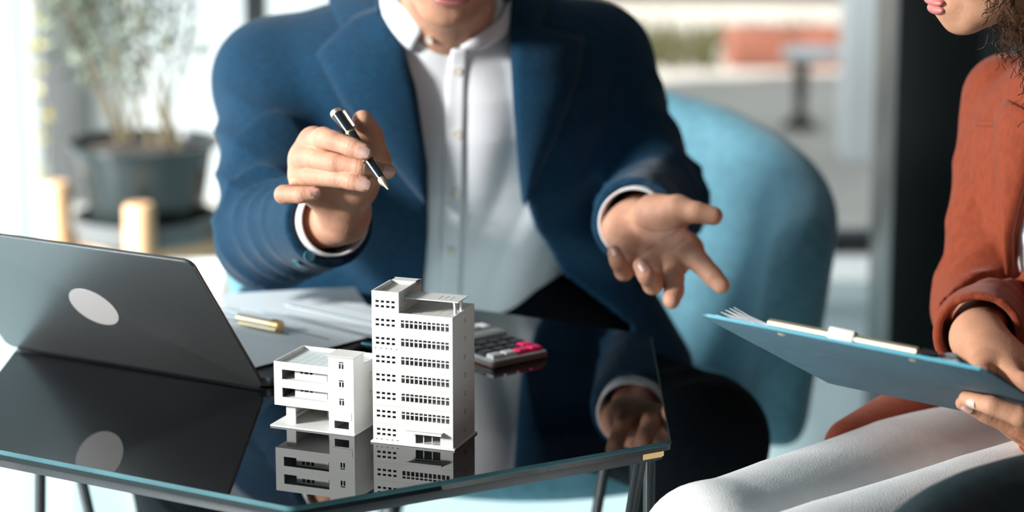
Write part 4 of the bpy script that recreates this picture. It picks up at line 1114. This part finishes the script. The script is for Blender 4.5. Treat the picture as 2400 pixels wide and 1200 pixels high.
for fn, w, e, FF in ((handWL, wWL, wEL, WFI), (handWR, wWR, wER, WFR)):
    n_ = unit(e-w).astype(np.float32); q_ = w+n_*.08
    parts.append(surf(lambda P: np.maximum(fn(P), (P-q_)@n_), *bounds([p for f, r in FF for p in f]+[w, q_], .04), .0017))
parts.append(surf(wunder, (.10, 2.1, .06), (.95, 3.1, 1.0), .011))
VV = []; QQ = []; o_ = 0
for V, Q in parts: VV.append(V); QQ.append(Q+o_); o_ += len(V)
wom = fastmesh('person', np.concatenate(VV), np.concatenate(QQ), SKIN_W)
tag(wom, 'woman in a rust blazer and white trousers holding a clipboard', 'person')
lw = OW+RW@np.array([0, -.096, -.057])*WSc
sdf_obj('lips', lips_fn(OW, RW, WSc*1.0), lw-.035, lw+.035, .0009, mat('rose_lips', (.52, .15, .14), .35), wom)
face_parts(wom, OW, RW, WSc, mat('brown_iris', (.06, .03, .015), .15))
for k_, (nw, nl) in ((0, (.0050, .0062)), (1, (.0046, .0058))):
    q_ = proj(WFI[k_][0][3]*.8+WFI[k_][0][2]*.2-bn*.004); nail_at(wom, handWL, q_[0], q_[1], WFI[k_][0][2], WFI[k_][0][3], nw, nl)
# curly hair: a body of hair with loose coils over it
def whair(P):
    q = ((P-OW.astype(np.float32))@RW.astype(np.float32))/WSc
    d = ell(q, (0, .050, .040), (.112, .108, .110))
    d = smin(d, ell(q, (0, .075, -.060), (.100, .075, .095)), .04)
    d = smin(d, ell(q, (.045, .055, -.125), (.045, .045, .060)), .03)
    d = smin(d, ell(q, (.070, .020, -.030), (.040, .085, .110)), .03)
    d = smin(d, ell(q, (.075, .045, -.135), (.045, .065, .075)), .03)
    d = smin(d, ell(q, (.070, .085, -.190), (.040, .055, .070)), .03)
    d = smax(d, -ell(q, (0, -.085, -.045), (.110, .055, .115)), .012)
    d = smax(d, -(q[:, 1]+.060+.25*np.maximum(-q[:, 2]-.05, 0)*-1), .012)
    return d*WSc + .004*np.sin(q[:, 0]*170+3*np.sin(q[:, 2]*60))*np.sin(q[:, 1]*150)*np.sin(q[:, 2]*160)
hb = sdf_obj('hair', whair, OW-.26, OW+.26, .004, HAIR_W, wom)
co = np.empty(len(hb.data.vertices)*3, np.float32); hb.data.vertices.foreach_get('co', co); co = co.reshape(-1, 3)
cu = MB(); pick = RNG.choice(len(co), 3200, replace=len(co) < 3200)
hc = (OW+RW@np.array([0, .05, 0])*WSc)
for i in pick:
    p = co[i].astype(float)
    if ((p-OW)@RW)[1] < -.005 and ((p-OW)@RW)[2] > -.02: continue
    o_ = unit(p-hc); L = RNG.uniform(.02, .05); rr = RNG.uniform(.002, .0045); f_ = RNG.uniform(9, 15); ph = RNG.uniform(0, 6.28)
    g_ = unit(o_*.35+np.array([0, 0, -1])+RNG.normal(0, .35, 3)); a = unit(np.cross(g_, [.3, .8, .2])); b = np.cross(a, g_)
    pts = [p+o_*.001+g_*L*t+rr*(.3+.7*t)*(a*math.cos(f_*t*1.0+ph)+b*math.sin(f_*t+ph)) for t in np.linspace(0, 1, 22)]
    cu.tube(pts, .00042, 3, cap=False)
tag(cu.build('loose_curls', HAIR_W, wom, smooth=True), kind='stuff')
bz = sdf_obj('blazer', blazer_d, (.30, 2.30, .45), (.98, 3.12, 1.06), .0042, RUST, wom)
def blouse(P):
    x, s, f = wloc(P); d = wtorso(P, .002); d = smax(d, -rcone(P, WN-wax*.02+WF*.05, WN+wax*.1+WF*.08, .06, .07), .005); return np.maximum(d, s-.50)
sdf_obj('blouse', blouse, (.42, 2.60, .45), (.92, 3.08, 1.02), .006, SHIRT, wom)
def wtrous(P):
    d = np.maximum(wtorso(P, .004), np.maximum(wloc(P)[1]-.10, -.05-wloc(P)[1]))
    x = None
    for h, k, f in LEGW:
        e = smin(rcone(P, h, k, .097, .066), rcone(P, k, f, .062, .055), .02)+folds(P, h, k, .0016, 9, .6, .25, 1.0, 1.6)
        d = smin(d, e, .012)
    return smax(d, .05-P[:, 2], .01)
sdf_obj('trousers', wtrous, (.08, 2.10, .03), (.98, 3.12, .66), .006, WHITET, wom)
for h, k, f_ in LEGW:
    def shoe(P, f_=f_):
        a = f_*A(1, 1, 0)+A(.02, .02, .05); b = f_*A(1, 1, 0)+A(-.10, -.10, .026)
        return smax(smin(rcone(P, a, b, .036, .024), rcone(P, a, a+A(0, 0, .05), .034, .036), .02), .004-P[:, 2], .004)
    sdf_obj('shoe', shoe, f_*A(1, 1, 0)+A(-.18, -.18, -.02), f_*A(1, 1, 0)+A(.1, .1, .18), .006, mat('nude_leather', (.35, .22, .15), .4), wom)
strip('lapel', [(2440, 270), (2412, 400), (2376, 550), (2378, 664)], [(2362, 235), (2334, 285), (2342, 420), (2376, 668)], blazer_raw, .001, RUST, bz, nu=18, nv=6, lift=.008, thick=.003)
strip('pocket_welt', [(2286, 283), (2336, 283)], [(2286, 296), (2336, 296)], blazer_full, .0005, RUST, bz, nu=8, nv=4, thick=.0015)

# ================================================================== potted plant on its wooden stand
PY = 5.20; pc = np.array([at(337, 330, PY)[0], PY, 0]); zr_, zb_ = at(337, 318, PY-.0)[2], at(337, 488, PY-.12)[2]
stand = empty('plant_stand', (pc[0], pc[1], 0)); tag(stand, 'pale wooden plant stand with round posts under the grey tray', 'plant stand')
for a, zt in ((-86, .358), (188, .372), (4, .36), (94, .37)):
    t = math.radians(a); q = pc+np.array([math.cos(t), math.sin(t), 0])*.183
    MB().lathe([(.0001, .003), (.027, .003), (.030, .02), (.031, zt-.008), (.026, zt), (.0001, zt)], q, 20).build('post', WOOD, stand, smooth=True)
for a in (2, 92):
    t = math.radians(a); e = np.array([math.cos(t), math.sin(t), 0]); s_ = np.array([-e[1], e[0], 0])
    z_ = .222 if a == 2 else .2205
    MB().obox(pc+up*(.225), e*.158, s_*.016, up*.022).build('cross_rail', WOOD, stand, bevel=.003)
tray = MB().lathe([(.0001, .2475), (.130, .2475), (.146, .258), (.150, .300), (.143, .300), (.138, .265), (.0001, .262)], pc, 40).build('planter_tray', mat('grey_tray', (.12, .125, .125), .5), smooth=True)
tag(tray, 'shallow grey tray on the wooden stand under the dark pot', 'tray')
pot = empty('plant_pot', (pc[0], pc[1], .263)); tag(pot, 'wide dark glazed plant pot standing in a grey tray', 'pot')
H0 = .2652; H1 = zr_-.01
MB().lathe([(.0001, H0), (.100, H0), (.118, H0+.03), (.140, H1-.025), (.145, H1-.012), (.156, H1-.010), (.158, H1), (.146, H1), (.140, H1-.02), (.0001, H1-.02)], pc, 48).build('bowl', POT, pot, smooth=True)
tag(MB().lathe([(.0001, H1-.010), (.05, H1-.006), (.10, H1-.012), (.1385, H1-.018)], pc, 32).build('soil', SOIL, pot, smooth=True), kind='stuff')
bush = empty('potted_shrub', (pc[0], pc[1], H1-.01)); tag(bush, 'sparse grey green shrub with thin stems growing in the dark pot', 'plant')
lf = MB(); tips = []
for k in range(9):
    a = RNG.uniform(0, 6.28); b = pc+np.array([math.cos(a)*.07, math.sin(a)*.05, H1-.02]); ln = np.array([RNG.uniform(-.26, .10), RNG.uniform(-.12, .12), .55])
    pts = [b+ln*t+np.array([.02*math.sin(5*t+k), .02*math.cos(4*t+k), 0]) for t in np.linspace(0, 1, 9)]
    MB().tube(pts, [.006-.0045*t for t in np.linspace(0, 1, 9)], 7).build('stem', STEM, bush, smooth=True)
    for t in np.linspace(.34, 1, 14):
        q = b+ln*t+np.array([.02*math.sin(5*t+k), .02*math.cos(4*t+k), 0])
        for _ in range(int(4+16*t)):
            d = unit(RNG.normal(0, 1, 3)+np.array([-.25, 0, .2])); c0 = q+d*RNG.uniform(.01, .13*t+.02); s_ = unit(np.cross(d, RNG.normal(0, 1, 3))); l_, w_ = RNG.uniform(.018, .040), RNG.uniform(.003, .008)
            nn = np.cross(d, s_)*.002
            lf.add([c0, c0+d*l_*.5+s_*w_+nn, c0+d*l_, c0+d*l_*.5-s_*w_+nn], [(0, 1, 2, 3)])
tag(lf.build('foliage', LEAF, bush), kind='stuff')

# ================================================================== bright curtain, creeper and pier at the side of the glazing
m = bpy.data.materials.new('sheer_curtain'); m.use_nodes = True; n = m.node_tree.nodes; l = m.node_tree.links
n.remove(n['Principled BSDF']); df = n.new('ShaderNodeBsdfDiffuse'); tl_ = n.new('ShaderNodeBsdfTranslucent'); mx = n.new('ShaderNodeMixShader')
df.inputs[0].default_value = (.92, .93, .93, 1); tl_.inputs[0].default_value = (.95, .96, .96, 1); mx.inputs[0].default_value = .6
l.new(df.outputs[0], mx.inputs[1]); l.new(tl_.outputs[0], mx.inputs[2]); l.new(mx.outputs[0], n['Material Output'].inputs['Surface'])
V = []; F = []; xe = at(96, 300, 5.72)[0]; nn_ = 120
for t in (0, .004):
    for z in (.02, 2.2):
        for i in range(nn_+1):
            x = xe-.75+.75*i/nn_+(.02*(1-z/.8) if i == nn_ else 0); V.append((x, 5.70+.012*math.sin((i-nn_)*.45+math.pi)+t, z))
k = nn_+1
for i in range(nn_): F += [(i, i+1, k+i+1, k+i), (2*k+i, 3*k+i, 3*k+i+1, 2*k+i+1)]
cur = meshobj('curtain', V, F, m, smooth=True); tag(cur, 'white sheer curtain hanging in soft folds by the glazing', 'curtain')
cr = empty('creeper', (xe+.01, 5.66, .02)); tag(cr, 'thin yellow leafed creeper climbing along the edge of the white curtain', 'plant')
MB().tube([(xe+.012+.006*math.sin(z*20), 5.66, z) for z in np.linspace(.02, 1.6, 40)], .0025, 6).build('stem', STEM, cr, smooth=True)
for z in np.arange(.30, 1.6, .033):
    for _ in range(2):
        d = unit(np.array([RNG.uniform(-1, .6), RNG.uniform(-.8, .2), RNG.uniform(-.4, .6)])); c0 = np.array([xe+.012+.006*math.sin(z*20), 5.66, z]); s_ = unit(np.cross(d, [0.1, .9, .3]))
        MB().add([c0, c0+d*.014+s_*.007, c0+d*.026, c0+d*.014-s_*.007], [(0, 1, 2, 3)]).build('leaf', LEAFY, cr)
pier = MB().box(at(95, 300, 6.83)[0], at(208, 300, 6.83)[0], 6.83, 6.895, -.02, 2.6).build('pier', GREYC, bevel=.006); tag(pier, 'grey concrete pier standing outside behind the potted shrub', 'pier')

# ================================================================== outdoors
g = MB().box(-14, 14, GY+.25, 40, -.12, -.02).build('ground_outside', PAVE); tag(g, 'pale sunlit paving outside the glazing', 'pavement', kind='structure')
gr = MB()
for _ in range(1500):
    x, y = RNG.uniform(.2, 2.4), RNG.uniform(9.15, 9.9); h = RNG.uniform(.05, .14); dx, dy = RNG.normal(0, .03, 2)
    if (.74 < x < 1.60 and 9.14 < y < 9.46) or (x > 1.34 and y > 9.70): continue
    gr.add([(x-.006, y, -.02), (x+.006, y, -.02), (x+dx, y+dy, h)], [(0, 1, 2)])
tag(gr.build('grass_verge', GRASS), 'strip of olive grass along the paving outside', 'grass', kind='stuff')
tro = empty('brick_planter', (1.05, 9.35, -.02)); tag(tro, 'low terracotta planter trough on the grass verge outside', 'planter')
def trf(P):
    q = P-A(1.04, 9.3, .05); return rbox(q, (.26, .10, .075), .035)
sdf_obj('trough', trf, (.6, 9.1, -.05), (1.5, 9.5, .18), .012, BRICKR, tro)
def trf2(P):
    q = P-A(1.40, 9.3, .085); return ell(q, A(0, 0, 0), (.14, .09, .06))
sdf_obj('pale_mound', trf2, (1.1, 9.1, -.05), (1.7, 9.5, .18), .012, mat('peach_stone', (.72, .42, .27), .8), tro)
car = empty('parked_car', (1.0, 11.6, -.02)); tag(car, 'silver parked car beyond the grass verge', 'car')
def cbody(P):
    q = P-A(.55, 11.6, .45); return smin(rbox(q, (1.75, .80, .28), .16), rbox(q-A(.1, 0, .45), (1.0, .68, .30), .20), .10)
sdf_obj('body', cbody, (-1.5, 10.6, .1), (2.6, 12.6, 1.4), .03, CARW, car)
for wx in (-.6, 1.62):
    for wy in (10.86, 12.34):
        MB().tube([(wx, wy-.08, .28), (wx, wy+.08, .28)], .30, 24).build('wheel', TYRE, car, smooth=True)
def shr(P):
    d = None
    for c_, r_ in (((1.62, 10.1, .10), .26), ((1.88, 10.0, .18), .24), ((1.75, 10.2, .40), .28), ((2.1, 10.2, .25), .3)):
        e = sph(P, c_, r_); d = e if d is None else smin(d, e, .08)
    return smax(d + .03*np.sin(P[:, 0]*40)*np.sin(P[:, 1]*37)*np.sin(P[:, 2]*43), -.03-P[:, 2], .01)
sh = sdf_obj('shrub', shr, (1.2, 9.6, -.06), (2.6, 10.7, .8), .02, HEDGEY); tag(sh, 'rounded yellow green shrub beside the parked car', 'shrub')
tb = empty('garden_table', (at(1885, 300, 8.0)[0], 8.0, -.02)); tag(tb, 'small white round garden table on a dark pedestal outside', 'table')
tX = at(1905, 120, 8.0); tz = tX[2]
MB().lathe([(.0001, tz-.018), (.092, tz-.018), (.100, tz-.008), (.098, tz+.004), (.0001, tz+.006)], (tX[0], 8.0, 0), 32).build('table_top', PLASTW, tb, smooth=True)
MB().lathe([(.0001, -.018), (.055, -.018), (.058, -.005), (.020, .02), (.016, .08), (.026, .10), (.018, .13), (.030, tz-.04), (.048, tz-.019), (.0001, tz-.019)], (tX[0]-.035, 8.0, 0), 24).build('pedestal', mat('dark_iron', (.05, .042, .03), .6), tb, smooth=True)
wp = MB().box(at(1985, 200, 7.4)[0], at(2120, 200, 7.4)[0], 7.4, 7.6, -.02, 2.6).build('white_post', PLASTW, bevel=.005); tag(wp, 'white rendered post outside beside the grey jamb', 'post')
gw = MB().box(-3.2, -.42, 6.9, 7.02, -.05, 1.8).build('bright_backdrop_wall', PLASTW, bevel=.005); tag(gw, 'sunlit white wall added outside as a bright backdrop behind the potted shrub', 'wall')  # white wall added so the background behind the shrub burns out bright
